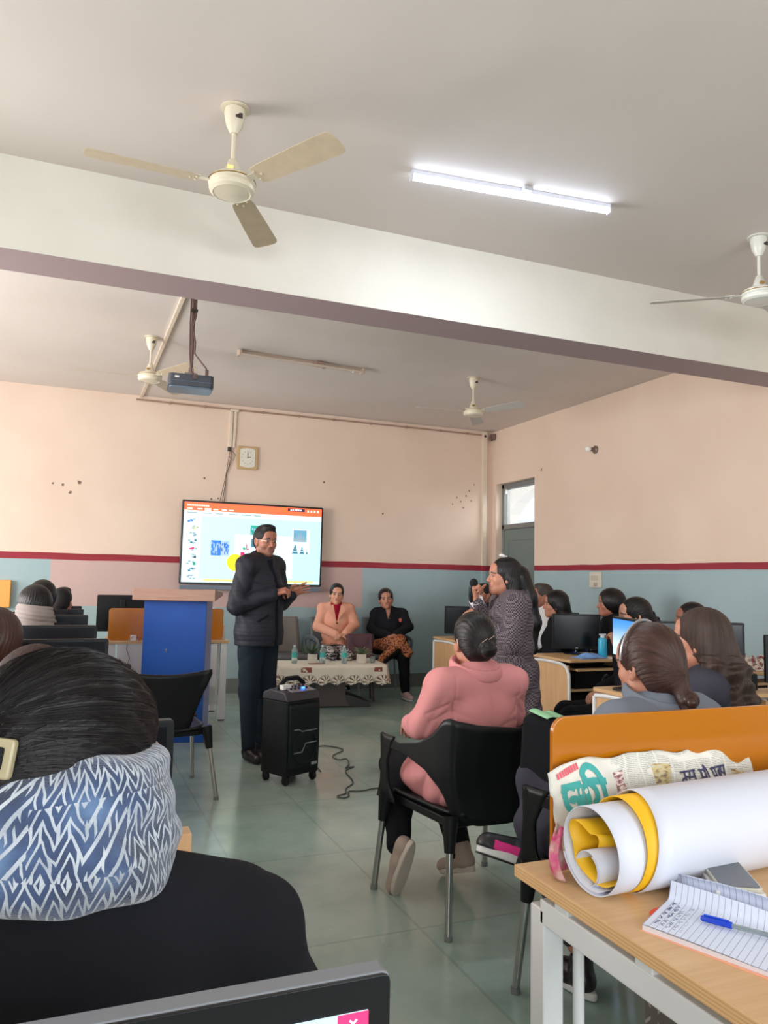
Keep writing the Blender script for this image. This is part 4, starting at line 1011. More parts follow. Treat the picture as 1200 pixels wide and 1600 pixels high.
def news(u, v):
    # sheet standing between the roll and the partition, leaning back, crumpled
    x = .002+NW*u; z = .02+NH*v*.80
    z *= 1-.08*max(0, u-.45)*v
    y = .118+.05*v-.012*math.sin(PI*v)+.006*math.sin(11*u+5*v)*(1-.4*v)+.003*math.sin(23*u-9*v)+.002*math.sin(41*u+17*v)
    if u < .12: y += (.12-u)*.5*(1-v); x += (.12-u)*.35*(1-v)*(1 if v < .7 else .5)
    z += (.003*math.sin(17*u)+.002*math.sin(39*u)-.022*(1-u)*(u < .15)*(1-u/.15))*v
    return (x, y, z)
nb = MB(); NGU, NGV = 70, 34
nb.grid(news, NGU, NGV)
no = nb.build('newspaper', M_news, None, smooth=True)
def set_uv(o, f):
    me = o.data; uv = me.uv_layers.new(name='UVMap')
    for lp in me.loops: uv.data[lp.index].uv = f[lp.vertex_index]
set_uv(no, [(i/(NGU-1), j/(NGV-1)) for j in range(NGV) for i in range(NGU)])
no.location = (1.0, 1.295, RZ); no.rotation_euler = (0, 0, math.radians(4))
tag(no, 'crumpled newspaper with a turquoise masthead standing behind the chart paper roll', 'newspaper')
md = no.modifiers.new('solid', 'SOLIDIFY'); md.thickness = .0015; md.offset = 1
# printed words laid on the sheet: polylines in (u,v) swept as flat ribbons following the sheet
def ink(name, strokes, width, mat, dy=-.0022):
    b = MB()
    for st in strokes:
        P = catmull([tuple(p) for p in st], 5) if len(st) > 2 else [tuple(st[0]), ((st[0][0]+st[1][0])/2, (st[0][1]+st[1][1])/2), tuple(st[1])]
        L, Rr = [], []
        for i, p in enumerate(P):
            q = P[min(i+1, len(P)-1)]; r = P[max(i-1, 0)]
            d = Vector(((q[0]-r[0])*NW, (q[1]-r[1])*NH*.8)); d = d.normalized() if d.length > 0 else Vector((1, 0)); nrm = Vector((-d.y, d.x))*width/2
            for s, A in ((1, L), (-1, Rr)):
                u, v = p[0]+s*nrm.x/NW, p[1]+s*nrm.y/(NH*.8); w = news(u, v); A.append((w[0], w[1]+dy, w[2]))
        n = len(P); b.add(L+Rr, [(i, i+1, n+i+1, n+i) for i in range(n-1)])
    return b.build(name, mat, no)
# masthead: Devanagari "naari" drawn with strokes
u0, v0, su, sv = .045, .43, .20, .42
def m(pts): return [(u0+su*x, v0+sv*y) for x, y in pts]
ink('masthead', [m([(.02, .50), (.05, .68), (.16, .78), (.26, .72)]), m([(.03, .55), (.04, .28), (.16, .14), (.28, .26), (.27, .44), (.17, .46), (.14, .36)]), m([(.34, .80), (.34, .10)]), m([(.46, .80), (.46, .10)]),
    m([(.56, .80), (.66, .62), (.64, .42), (.56, .30)]), m([(.56, .32), (.72, .16), (.84, .02)]), m([(.86, .80), (.90, .04)]), m([(.54, .80), (.50, 1.0), (.62, 1.16), (.78, 1.06), (.87, .80)]), m([(.0, .80), (.40, .80)]), m([(.44, .80), (.96, .80)])],
    .014, plain('turquoise_ink', (60, 160, 156), .7))
ink('top_line', [[(.03+.012*k, .905+.004*k), (.038+.012*k, .91+.004*k)] for k in range(9)], .014, plain('pink_red_ink', (226, 84, 104), .7))
h0, hv, hs, hh = .60, .64, .24, .13
def q(pts): return [(h0+hs*x, hv+hh*y) for x, y in pts]
ink('headline', [q([(0, 1), (.32, 1)]), q([(.10, 1), (.10, 0)]), q([(.10, .55), (.02, .35), (.05, .12), (.10, .3)]), q([(.10, .6), (.17, .5), (.16, .3)]), q([(.22, 1), (.20, .5), (.28, .5)]), q([(.29, 1), (.29, 0)]),
    q([(.38, 1), (.56, 1)]), q([(.42, 1), (.42, .2), (.38, .25)]), q([(.42, .35), (.50, .35)]), q([(.50, 1), (.50, 0)]), q([(.55, 1), (.55, 0)]), q([(.50, 1), (.52, 1.35), (.55, 1)]),
    q([(.64, 1), (1, 1)]), q([(.68, 1), (.68, .4), (.74, .4)]), q([(.75, 1), (.75, 0)]), q([(.80, .5), (.84, .7), (.85, .3), (.80, .4)]), q([(.87, 1), (.87, 0)]), q([(.92, 1), (.90, .5), (.97, .3)]), q([(.98, 1), (.98, 0)])],
    .0045, plain('dark_blue_ink', (62, 62, 96), .7))
# fold of pinkish newspaper at the left end
b = MB()
def pk(u, v):
    a = 1.2+2.6*u; r = .045+.012*math.sin(3*v+2)
    return (.012+r*math.cos(a)*.85+.012*v-.02*math.sin(3*v), .085+.03*v+r*math.sin(a)*.6, .004+.085*v+.010*math.sin(12*u+3*v)*v)
b.grid(pk, 22, 16)
M_pk = NT('pink_printed_paper'); n = M_pk.noise(scale=22, detail=3)
M_pk.l(M_pk.ramp(n, [(.38, srgb(214, 186, 180)), (.5, srgb(190, 130, 128)), (.6, srgb(196, 60, 116)), (.7, srgb(150, 110, 110))]), M_pk.b.inputs['Base Color'])
po = b.build('folded_page', M_pk.m, None, smooth=True, solid=.0015); po.location = (1.0, 1.295, RZ); po.rotation_euler = (0, 0, math.radians(4))
tag(po, 'pinkish crumpled page sticking out at the left end of the chart paper roll', 'newspaper page')

# notebook: open ruled pad, rotated
nbk = thing('notebook', 'open ruled notebook with handwriting lying at the front of the wood desk', 'notebook', (1.085, 1.045, RZ), 0)
# corners measured on the desk plane are given in world coordinates relative to the thing
# page frame: origin near-left corner, e1 along the spine edge toward the camera, e2 across
O = Vector((-.112, .093)); e1 = Vector((.095, -.265)); e2 = Vector((.145, .083))
def pg(a, b_, z): return (O.x+e1.x*a+e2.x*b_, O.y+e1.y*a+e2.y*b_, z)
b = MB(); b.add([pg(0, 0, 0), pg(1, 0, 0), pg(1, 1, 0), pg(0, 1, 0), pg(0, 0, .009), pg(1, 0, .009), pg(1, 1, .009), pg(0, 1, .009)], [(0, 1, 2, 3), (4, 5, 6, 7), (0, 1, 5, 4), (1, 2, 6, 5), (2, 3, 7, 6), (3, 0, 4, 7)])
tb = NT('page_block'); x = tb.xyz(); tb.l(tb.ramp(tb.math('FRACT', tb.math('MULTIPLY', x[2], 700)), [(.4, srgb(226, 222, 226)), (.6, srgb(206, 200, 206))]), tb.b.inputs['Base Color'])
b.build('page_block', tb.m, nbk)
b = MB(); b.add([pg(-.01, -.03, 0.0), pg(1.01, -.03, 0), pg(1.01, .2, 0), pg(-.01, .2, 0), pg(-.01, -.03, -.0), pg(1.01, -.03, .003), pg(1.01, .2, .003), pg(-.01, .2, .003)], [(0, 1, 2, 3), (4, 5, 6, 7), (0, 1, 5, 4), (1, 2, 6, 5), (2, 3, 7, 6), (3, 0, 4, 7)])
b.build('cover', plain('peach_cover', (236, 170, 140), .5), nbk)
tp = NT('ruled_page'); v = tp.coord('UV'); x = tp.xyz(v)
ln = tp.math('LESS_THAN', tp.math('FRACT', tp.math('MULTIPLY', x[0], 24)), .10)
c = tp.mix(tp.math('MULTIPLY', ln, .7), srgb(214, 222, 240), srgb(120, 130, 160))
tp.l(c, tp.b.inputs['Base Color']); tp.b.inputs['Roughness'].default_value = .7; M_page = tp.m
def page(u, v):       # u along e1 (rows stacked), v across
    z = .0105+.030*max(0, (v-.80)/.20)**2*(1 if v > .8 else 0)
    bb = v-.06*max(0, (v-.85)/.15)
    return pg(u, bb*1.0, z+.001*math.sin(5*u))
b = MB(); b.grid(page, 12, 24); po = b.build('page', M_page, nbk, smooth=True); set_uv(po, [(i/11, j/23) for j in range(24) for i in range(12)])
b = MB()
def curl(u, v):
    a = -.3+v*2.9; cx = pg(u, 1.0, 0); r = .020+.004*math.sin(3*u)
    nx_, ny_ = .868, .497
    off = r*math.sin(a)*.9; zz = .012+r*(1-math.cos(a))
    return (cx[0]+nx_*off, cx[1]+ny_*off, zz)
b.grid(curl, 12, 14); po = b.build('curled_pages', M_page, nbk, smooth=True, solid=.001); set_uv(po, [(i/11, j/13) for j in range(14) for i in range(12)])
# handwriting
rs = random.Random(9); b = MB()
for row in range(1, 9):
    u = (row+.45)/24*1.0; v = .10+.02*rs.random(); vend = [.75, .7, .55, .8, .45, .6, .62, .35][row-1]
    while v < vend:
        n_ = rs.randint(3, 7); P = []
        for k in range(n_*3):
            P.append((u+(rs.random()-.5)*.030, v)); v += .009
        v += .03
        P = catmull(P, 2); wv = []
        for (a, bb) in P: wv.append(pg(a, min(bb, .78), .0112))
        b.tube(wv, .00035, 3)
b.build('handwriting', plain('blue_ink', (54, 70, 120), .6), nbk)
# pen
pen = thing('pen', 'ballpoint pen with blue cap lying on the ruled notebook', 'pen', (1.075, 1.105, RZ+.020), math.radians(-58))
b = MB(); b.tube([(.0, 0, 0), (.003, 0, 0), (.052, 0, 0)], [.0035, .0055, .0058], 12); b.build('cap', plain('cobalt_cap', (18, 62, 190), .25), pen, smooth='auto')
b = MB(); b.tube([(.052, 0, 0), (.145, 0, .0)], .0042, 10); b.build('barrel', M_glassc, pen, smooth='auto')
b = MB(); b.tube([(.054, 0, 0), (.10, 0, 0)], .0014, 6); b.tube([(.10, 0, 0), (.14, 0, 0)], .0024, 6); b.build('refill', plain('blue_grey_refill', (120, 124, 170), .4), pen)
b = MB(); b.box((.026, 0, .0068), (.042, .003, .002)); b.build('pocket_clip', plain('cobalt_clip', (30, 80, 210), .25), pen, bevel=.0006)
# phone
ph = thing('mobile_phone', 'dark phone in a pale case at the right edge of the wood desk', 'phone', (1.235, 1.195, RZ+.022), math.radians(-30))
b = MB(); b.prism(roundrect(-.04, -.08, .04, .08, .012, 5), .018, .026, 'z'); b.build('case', plain('pale_case', (190, 188, 176), .4), ph, bevel=.002)
b = MB(); b.prism(roundrect(-.036, -.076, .036, .076, .010, 5), .0262, .0268, 'z'); b.build('screen', plain('phone_screen', (70, 74, 82), .12), ph)
b = MB(); b.box((0, 0, .019), (.09, .15, .038)); tag(b.build('notepad', M_white, bevel=.002, loc=(1.235, 1.195, RZ)), 'white pad lying under the phone on the wood desk', 'notepad'); bpy.data.objects['notepad'].rotation_euler = (0, 0, math.radians(-30))
b = MB(); b.lathe([(.024, 0), (.026, .002), (.024, .004), (0, .004)], n=24); o = b.build('paper_tag', plain('orange_red_tag', (240, 76, 30), .5), None, smooth='auto', loc=(1.060, 1.175, RZ)); o.scale = (1.3, .9, 1)
tag(o, 'orange red round tag on the desk below the chart paper roll', 'tag')
# ============================================================ PEOPLE (signed distance fields -> surface nets)
class SDF:
    def __init__(s, lo, hi, h):
        s.h = h; s.lo = np.array(lo, np.float32)-3*h
        s.n = np.ceil((np.array(hi)-s.lo+3*h)/h).astype(int)+1
        s.F = np.full(tuple(s.n), 1.0, np.float32)
    def blk(s, lo, hi):
        a = np.maximum(0, np.floor((np.array(lo)-s.lo)/s.h).astype(int)); b = np.minimum(s.n, np.ceil((np.array(hi)-s.lo)/s.h).astype(int)+1)
        if np.any(b <= a): return None
        sl = tuple(slice(i, j) for i, j in zip(a, b))
        ax = [s.lo[i]+s.h*np.arange(a[i], b[i], dtype=np.float32) for i in range(3)]
        return sl, ax[0][:, None, None], ax[1][None, :, None], ax[2][None, None, :]
    def comb(s, sl, d, k, op):
        A = s.F[sl]
        if op == 'add':
            h = np.maximum(k-np.abs(A-d), 0)/k if k > 0 else 0
            s.F[sl] = np.minimum(A, d)-h*h*k*.25
        elif op == 'sub':
            d = -d; h = np.maximum(k-np.abs(A-d), 0)/k if k > 0 else 0
            s.F[sl] = np.maximum(A, d)+h*h*k*.25
    def cap(s, a, b, ra, rb=None, k=.02, op='add', sq=None):
        rb = ra if rb is None else rb
        a = np.array(a, np.float32); b = np.array(b, np.float32); m = max(ra, rb)+k+3*s.h
        q = s.blk(np.minimum(a, b)-m, np.maximum(a, b)+m)
        if q is None: return s
        sl, X, Y, Z = q; d = b-a; L = float(d@d)+1e-9
        t = np.clip(((X-a[0])*d[0]+(Y-a[1])*d[1]+(Z-a[2])*d[2])/L, 0, 1)
        dist = np.sqrt((X-a[0]-t*d[0])**2+(Y-a[1]-t*d[1])**2+(Z-a[2]-t*d[2])**2)-(ra+(rb-ra)*t)
        s.comb(sl, dist, k, op); return s
    def ell(s, c, r, k=.02, op='add', rot=None):
        c = np.array(c, np.float32); r = np.array(r, np.float32) if hasattr(r, '__len__') else np.array([r]*3, np.float32)
        m = float(r.max())+k+3*s.h if rot is not None else r+k+3*s.h
        q = s.blk(c-m, c+m)
        if q is None: return s
        sl, X, Y, Z = q; X = X-c[0]; Y = Y-c[1]; Z = Z-c[2]
        if rot is not None:
            R = np.array(Euler(rot).to_matrix(), np.float32)     # columns = axes
            X, Y, Z = (R[0, 0]*X+R[1, 0]*Y+R[2, 0]*Z, R[0, 1]*X+R[1, 1]*Y+R[2, 1]*Z, R[0, 2]*X+R[1, 2]*Y+R[2, 2]*Z)
        k0 = np.sqrt((X/r[0])**2+(Y/r[1])**2+(Z/r[2])**2); k1 = np.sqrt((X/r[0]**2)**2+(Y/r[1]**2)**2+(Z/r[2]**2)**2)+1e-6
        s.comb(sl, (k0*(k0-1)/k1).astype(np.float32), k, op); return s
    def econe(s, c0, c1, r0, r1, k=.03, op='add'):
        """vertical elliptical cone from (x,y,z0) to (x,y,z1), z0<z1"""
        mx = max(r0[0], r1[0])+.05; my = max(r0[1], r1[1])+.05
        q = s.blk((min(c0[0], c1[0])-mx, min(c0[1], c1[1])-my, c0[2]-.05), (max(c0[0], c1[0])+mx, max(c0[1], c1[1])+my, c1[2]+.05))
        if q is None: return s
        sl, X, Y, Z = q; t = np.clip((Z-c0[2])/(c1[2]-c0[2]), 0, 1)
        rx = r0[0]+(r1[0]-r0[0])*t; ry = r0[1]+(r1[1]-r0[1])*t
        e = (np.sqrt(((X-c0[0]-(c1[0]-c0[0])*t)/rx)**2+((Y-c0[1]-(c1[1]-c0[1])*t)/ry)**2)-1)*np.minimum(rx, ry)
        s.comb(sl, np.maximum(e, np.maximum(c0[2]-Z, Z-c1[2])).astype(np.float32), k, op); return s
    def torus(s, c, rx, ry, tube, tilt=0, k=.02, flat=1.0, op='add', side=0):
        m = max(rx, ry)+tube*1.5+k+.05
        q = s.blk((c[0]-m, c[1]-m, c[2]-tube*1.4-.06-abs(tilt)*m-abs(side)*m), (c[0]+m, c[1]+m, c[2]+tube*1.4+.06+abs(tilt)*m+abs(side)*m))
        if q is None: return s
        sl, X, Y, Z = q; X = X-c[0]; Y = Y-c[1]; Z = Z-c[2]-tilt*Y-side*X
        e = (np.sqrt((X/rx)**2+(Y/ry)**2)-1)*min(rx, ry)
        s.comb(sl, (np.sqrt(e**2+(Z/flat)**2)-tube).astype(np.float32), k, op); return s
    def plane(s, p, n, k=.004, lo=None, hi=None):
        """keep the side the normal points away from"""
        q = s.blk(s.lo if lo is None else lo, s.lo+s.h*s.n if hi is None else hi)
        if q is None: return s
        sl, X, Y, Z = q; n = np.array(n, float); n /= np.linalg.norm(n)
        d = (X-p[0])*n[0]+(Y-p[1])*n[1]+(Z-p[2])*n[2]
        A = s.F[sl]; h = np.maximum(k-np.abs(A-d), 0)/k; s.F[sl] = (np.maximum(A, d)+h*h*k*.25).astype(np.float32); return s
    def warp(s, fn):
        X = (s.lo[0]+s.h*np.arange(s.n[0], dtype=np.float32))[:, None, None]; Y = (s.lo[1]+s.h*np.arange(s.n[1], dtype=np.float32))[None, :, None]; Z = (s.lo[2]+s.h*np.arange(s.n[2], dtype=np.float32))[None, None, :]
        s.F += fn(X, Y, Z).astype(np.float32); return s
    def mesh(s):
        F = s.F; S = F < 0; nx, ny, nz = F.shape
        c = np.zeros((nx-1, ny-1, nz-1), np.uint8)
        for i in (0, 1):
            for j in (0, 1):
                for k in (0, 1): c += S[i:nx-1+i, j:ny-1+j, k:nz-1+k]
        I = np.argwhere((c > 0) & (c < 8)).astype(np.int32)
        if len(I) == 0: return np.zeros((0, 3)), np.zeros((0, 4), int)
        off = [(i, j, k) for i in (0, 1) for j in (0, 1) for k in (0, 1)]
        V = np.stack([F[I[:, 0]+o[0], I[:, 1]+o[1], I[:, 2]+o[2]] for o in off], 1)
        acc = np.zeros((len(I), 3), np.float32); cnt = np.zeros(len(I), np.float32)
        for a in range(8):
            for b in range(a+1, 8):
                d = [off[b][q]-off[a][q] for q in range(3)]
                if sum(abs(x) for x in d) != 1: continue
                va, vb = V[:, a], V[:, b]; m = (va < 0) != (vb < 0)
                t = np.where(m, va/(va-vb+1e-20), 0)
                for q in range(3): acc[:, q] += np.where(m, off[a][q]+t*d[q], 0)
                cnt += m
        P = (I+acc/cnt[:, None])*s.h+s.lo
        vid = np.full(c.shape, -1, np.int32); vid[I[:, 0], I[:, 1], I[:, 2]] = np.arange(len(I))
        Q = []
        for ax in range(3):
            A = [slice(None)]*3; B = [slice(None)]*3; A[ax] = slice(0, -1); B[ax] = slice(1, None)
            E = S[tuple(A)] != S[tuple(B)]; e = np.argwhere(E)
            o1, o2 = [x for x in range(3) if x != ax]
            e = e[(e[:, o1] > 0) & (e[:, o2] > 0) & (e[:, o1] < F.shape[o1]-1) & (e[:, o2] < F.shape[o2]-1)]
            def at(d1, d2):
                r = e.copy(); r[:, o1] -= d1; r[:, o2] -= d2; return vid[r[:, 0], r[:, 1], r[:, 2]]
            q = np.stack([at(1, 1), at(0, 1), at(0, 0), at(1, 0)], 1)
            fl = S[e[:, 0], e[:, 1], e[:, 2]] != (ax == 1)
            q[~fl] = q[~fl][:, ::-1]; Q.append(q)
        Q = np.concatenate(Q); Q = Q[(Q >= 0).all(1)]
        return P, Q
def np_mesh(name, parts, mat, parent=None, paint=None, smooth=1):
    """parts: list of (P,Q); joined into one mesh"""
    Ps, Qs, n = [], [], 0
    for P, Q in parts: Ps.append(P); Qs.append(Q+n); n += len(P)
    P = np.concatenate(Ps).astype(np.float64); Q = np.concatenate(Qs).astype(np.int64)
    for _ in range(smooth):      # one light smoothing pass
        acc = np.zeros_like(P); cnt = np.zeros(len(P))
        for a, b in ((0, 1), (1, 2), (2, 3), (3, 0)):
            np.add.at(acc, Q[:, a], P[Q[:, b]]); np.add.at(cnt, Q[:, a], 1)
        P = P*.5+.5*acc/np.maximum(cnt, 1)[:, None]
    me = bpy.data.meshes.new(name); me.vertices.add(len(P)); me.vertices.foreach_set('co', P.ravel())
    me.loops.add(Q.size); me.loops.foreach_set('vertex_index', Q.ravel().astype(np.int32))
    me.polygons.add(len(Q)); me.polygons.foreach_set('loop_start', np.arange(0, Q.size, 4, dtype=np.int32)); me.polygons.foreach_set('loop_total', np.full(len(Q), 4, np.int32))
    me.update(); me.validate(); me.polygons.foreach_set('use_smooth', np.ones(len(me.polygons), bool))
    for m in (mat if isinstance(mat, (list, tuple)) else [mat]): me.materials.append(m)
    if paint is not None:
        at = me.color_attributes.new('paint', 'FLOAT_COLOR', 'POINT'); at.data.foreach_set('color', paint.astype(np.float32).ravel())
    o = bpy.data.objects.new(name, me); COL.objects.link(o)
    if parent is not None: o.parent = parent
    return o
def xf(PQ, M):
    P, Q = PQ; A = np.array(M); return P@A[:3, :3].T+A[:3, 3], Q
def fold(X, Y, Z, a, f=1.0, ph=0):
    return a*(.7-1.5*np.abs(np.sin(f*(17*Z+7*X+3*np.sin(9*Y+ph)+2.5*np.sin(11*X+ph))))+.8*np.sin(f*(23*Z-21*X+17*Y+ph+3*np.sin(11*Z))))*(.55+.45*np.sin(7*X+5*Z+ph))

# ---- materials for people
def skin_mat(name, rgb):
    t = NT(name); at = t.n('ShaderNodeAttribute'); at.attribute_name = 'paint'
    n = t.noise(scale=30, detail=3); c = srgb(*rgb)
    base = t.ramp(n, [(.3, tuple(x*.92 for x in c[:3])), (.7, tuple(min(1, x*1.05) for x in c[:3]))])
    t.l(t.mix(at.outputs['Alpha'], base, at.outputs['Color']), t.b.inputs['Base Color'])
    t.b.inputs['Roughness'].default_value = .5; t.b.inputs['Subsurface Weight'].default_value = .08
    t.b.inputs['Subsurface Radius'].default_value = (.01, .004, .002)
    return t.m
SK_MED = skin_mat('skin_medium', (186, 128, 104)); SK_TAN = skin_mat('skin_tan', (166, 108, 86)); SK_LT = skin_mat('skin_light', (206, 150, 124))
def hair_mat(name, rgb, hi=(96, 100, 108), rough=.36, amp=.5):
    t = NT(name); at = t.n('ShaderNodeAttribute'); at.attribute_name = 'paint'; x = t.n('ShaderNodeSeparateColor'); t.l(at.outputs['Color'], x.inputs[0])
    v = t.vec(t.math('MULTIPLY', x.outputs[0], 60), t.math('MULTIPLY', x.outputs[1], 3), t.math('MULTIPLY', x.outputs[2], 3))
    n = t.noise(v, 1.6, 5, .6); n2 = t.noise(v, .5, 2)
    c = srgb(*rgb)
    t.l(t.ramp(n2, [(.3, tuple(q*.7 for q in c[:3])), (.7, tuple(q*1.5 for q in c[:3]))]), t.b.inputs['Base Color'])
    t.b.inputs['Roughness'].default_value = rough; t.b.inputs['Specular IOR Level'].default_value = .36
    t.bump(n, amp, .006); return t.m
H_BLK = hair_mat('black_hair', (18, 15, 16)); H_BRN = hair_mat('dark_brown_hair', (58, 37, 31)); H_CUR = hair_mat('brown_wavy_hair', (60, 44, 38), rough=.45, amp=.8); H_RED = hair_mat('reddish_brown_hair', (52, 30, 24), rough=.7); H_MAN = hair_mat('short_black_hair', (22, 18, 18), rough=.6, amp=.3)
H_GRY = hair_mat('greying_short_hair', (66, 60, 56), rough=.6, amp=.3)
def cloth(name, rgb, rough=.9, bump=.25, bs=350, sheen=0, var=.05):
    return plain(name, rgb, rough, spec=.18, bump=bump, bscale=bs, sheen=sheen, var=var, vscale=6)
C_BLACK = cloth('black_knit', (24, 25, 30)); C_NAVY = cloth('navy_black_cloth', (28, 33, 44)); C_TROUS = cloth('dark_blue_grey_trousers', (28, 38, 46)); C_BLKTR = cloth('black_trousers', (22, 23, 27))
C_PINK = cloth('rose_pink_wool', (206, 138, 138), bs=500); C_PEACH = cloth('peach_wool', (222, 162, 138)); C_RED = cloth('crimson_knit', (158, 22, 52)); C_WHITE = cloth('white_shirt', (226, 226, 230)); C_GREY = cloth('blue_grey_denim', (116, 124, 136), bs=700)
C_GREYK = cloth('grey_knit', (150, 140, 136), bs=120, bump=.6); C_DGREY = cloth('dark_grey_cloth', (62, 62, 72)); C_SOCK = cloth('grey_sock', (150, 140, 142))
t = NT('quilted_jacket'); x = t.xyz(); q = t.math('SINE', t.math('MULTIPLY', x[2], 100)); q = t.math('ABSOLUTE', q)
t.b.inputs['Base Color'].default_value = srgb(34, 35, 44); t.b.inputs['Roughness'].default_value = .6; t.b.inputs['Specular IOR Level'].default_value = .3
t.bump(t.math('ADD', q, t.math('MULTIPLY', t.noise(scale=60), .8)), .16, .008); C_QUILT = t.m
t = NT('houndstooth_coat'); v = t.coord(); ck = t.n('ShaderNodeTexChecker'); t.l(v, ck.inputs[0]); ck.inputs['Scale'].default_value = 100
t.l(t.mix(t.math('MULTIPLY', ck.outputs['Fac'], 1.0), srgb(120, 108, 112), srgb(58, 52, 60)), t.b.inputs['Base Color']); t.b.inputs['Roughness'].default_value = .9; t.b.inputs['Specular IOR Level'].default_value = .2
t.bump(t.noise(v, 240), .2, .004); C_HOUND = t.m
t = NT('black_white_print'); v = t.coord(); w = t.noise(t.scale(v, (14, 14, 50)), 1, 3, dist=1.5)
t.l(t.ramp(w, [(.50, srgb(26, 26, 30)), (.53, srgb(200, 196, 196))]), t.b.inputs['Base Color']); t.b.inputs['Roughness'].default_value = .8; C_PRINT = t.m
t = NT('orange_brown_print'); v = t.coord(); w = t.noise(v, 55, 4)
t.l(t.ramp(w, [(.42, srgb(52, 26, 26)), (.5, srgb(150, 60, 46)), (.58, srgb(196, 140, 76)), (.7, srgb(70, 40, 34))]), t.b.inputs['Base Color']); t.b.inputs['Roughness'].default_value = .8; C_OPRINT = t.m
S_WHITE = plain('white_rubber_sole', (222, 222, 222), .5); S_TAUPE = plain('taupe_knit_shoe', (168, 150, 138), .7, bump=.5, bscale=120); S_TSOLE = plain('beige_sole', (198, 186, 174), .6)
S_BLK = plain('black_leather_shoe', (30, 26, 28), .3); S_BSOLE = plain('black_sole', (16, 16, 18), .6); S_PINKL = plain('pale_pink_trainer', (206, 172, 170), .7, bump=.4, bscale=140)
M_LIP = srgb(150, 74, 72)

# ---- head in its own frame: +Y face, +Z up, skull centre at the origin
def head_sdf(h, sex, wide=1.0):
    s = SDF((-.12, -.13, -.17), (.12, .14, .13), h)
    w = wide
    s.ell((0, -.012, .028), (.074*w, .094, .086), .02); s.ell((0, .020, -.032), (.060*w, .068, .082), .03)
    jw = .046 if sex == 'm' else .040
    s.cap((-jw*w, .015, -.070), (0, .066, -.094), .022, .020, .03); s.cap((jw*w, .015, -.070), (0, .066, -.094), .022, .020, .03)
    for q in (-1, 1): s.ell((q*.036*w, .054, -.030), .024, .02)
    s.cap((-.036, .078, .018), (.036, .078, .018), .011, .011, .015)
    s.ell((0, .068, .045), (.05, .022, .035), .02)
    for q in (-1, 1): s.ell((q*.031, .096, .000), (.018, .014, .012), .010, 'sub')
    for q in (-1, 1): s.ell((q*.031, .0745, .000), (.0145, .0145, .0125), .003)
    s.cap((0, .086, .006), (0, .106, -.032), .0075, .0105, .012)
    for q in (-1, 1): s.ell((q*.0115, .096, -.036), (.0085, .010, .0075), .006)
    s.ell((0, .082, -.060), (.028, .012, .022), .012)
    s.cap((-.018, .084, -.0565), (.018, .084, -.0565), .0058, .0058, .004); s.cap((-.016, .083, -.066), (.016, .083, -.066), .0068, .0068, .004)
    s.cap((-.022, .094, -.0612), (.022, .094, -.0612), .0022, .0022, .002, 'sub')
    for q in (-1, 1):
        s.ell((q*.076*w, -.004, -.012), (.010, .020, .031), .006, rot=(.15, 0, q*.35)); s.ell((q*.084*w, .002, -.010), (.008, .011, .019), .004, 'sub', rot=(.15, 0, q*.35))
        s.ell((q*.075*w, .004, -.038), (.008, .010, .011), .006)
    s.cap((0, -.022, -.06), (0, -.030, -.165), .050 if sex == 'f' else .058, .052 if sex == 'f' else .062, .03)
    return s
def head_paint(P, lips=True, brow=(36, 26, 24), beard=None):
    x, y, z = P[:, 0], P[:, 1], P[:, 2]; out = np.zeros((len(P), 4)); out[:, :3] = .5
    def put(m, rgb, a=1.0): out[m, :3] = srgb(*rgb)[:3]; out[m, 3] = a
    if beard: put((y > .02) & (z < -.045) & (z > -.13), beard, .35)
    ax = np.abs(x)
    put((y > .07) & (((ax-.031)/.0145)**2+(z/.0078)**2 < 1), (52, 34, 30), .85)
    put((y > .07) & (((ax-.031)/.0115)**2+(z/.0048)**2 < 1), (176, 160, 152), 1)
    put((y > .07) & (((ax-.031)/.0056)**2+(z/.0056)**2 < 1), (26, 18, 16), 1)
    put((y > .06) & (np.abs(z-(.022-.006*((ax-.028)/.02)**2)) < .0048) & (ax > .010) & (ax < .052), brow, .9)
    put((y > .075) & (ax < .022) & (z > -.0735) & (z < -.0505), (160, 84, 80) if lips else (136, 84, 74), .75)
    return out
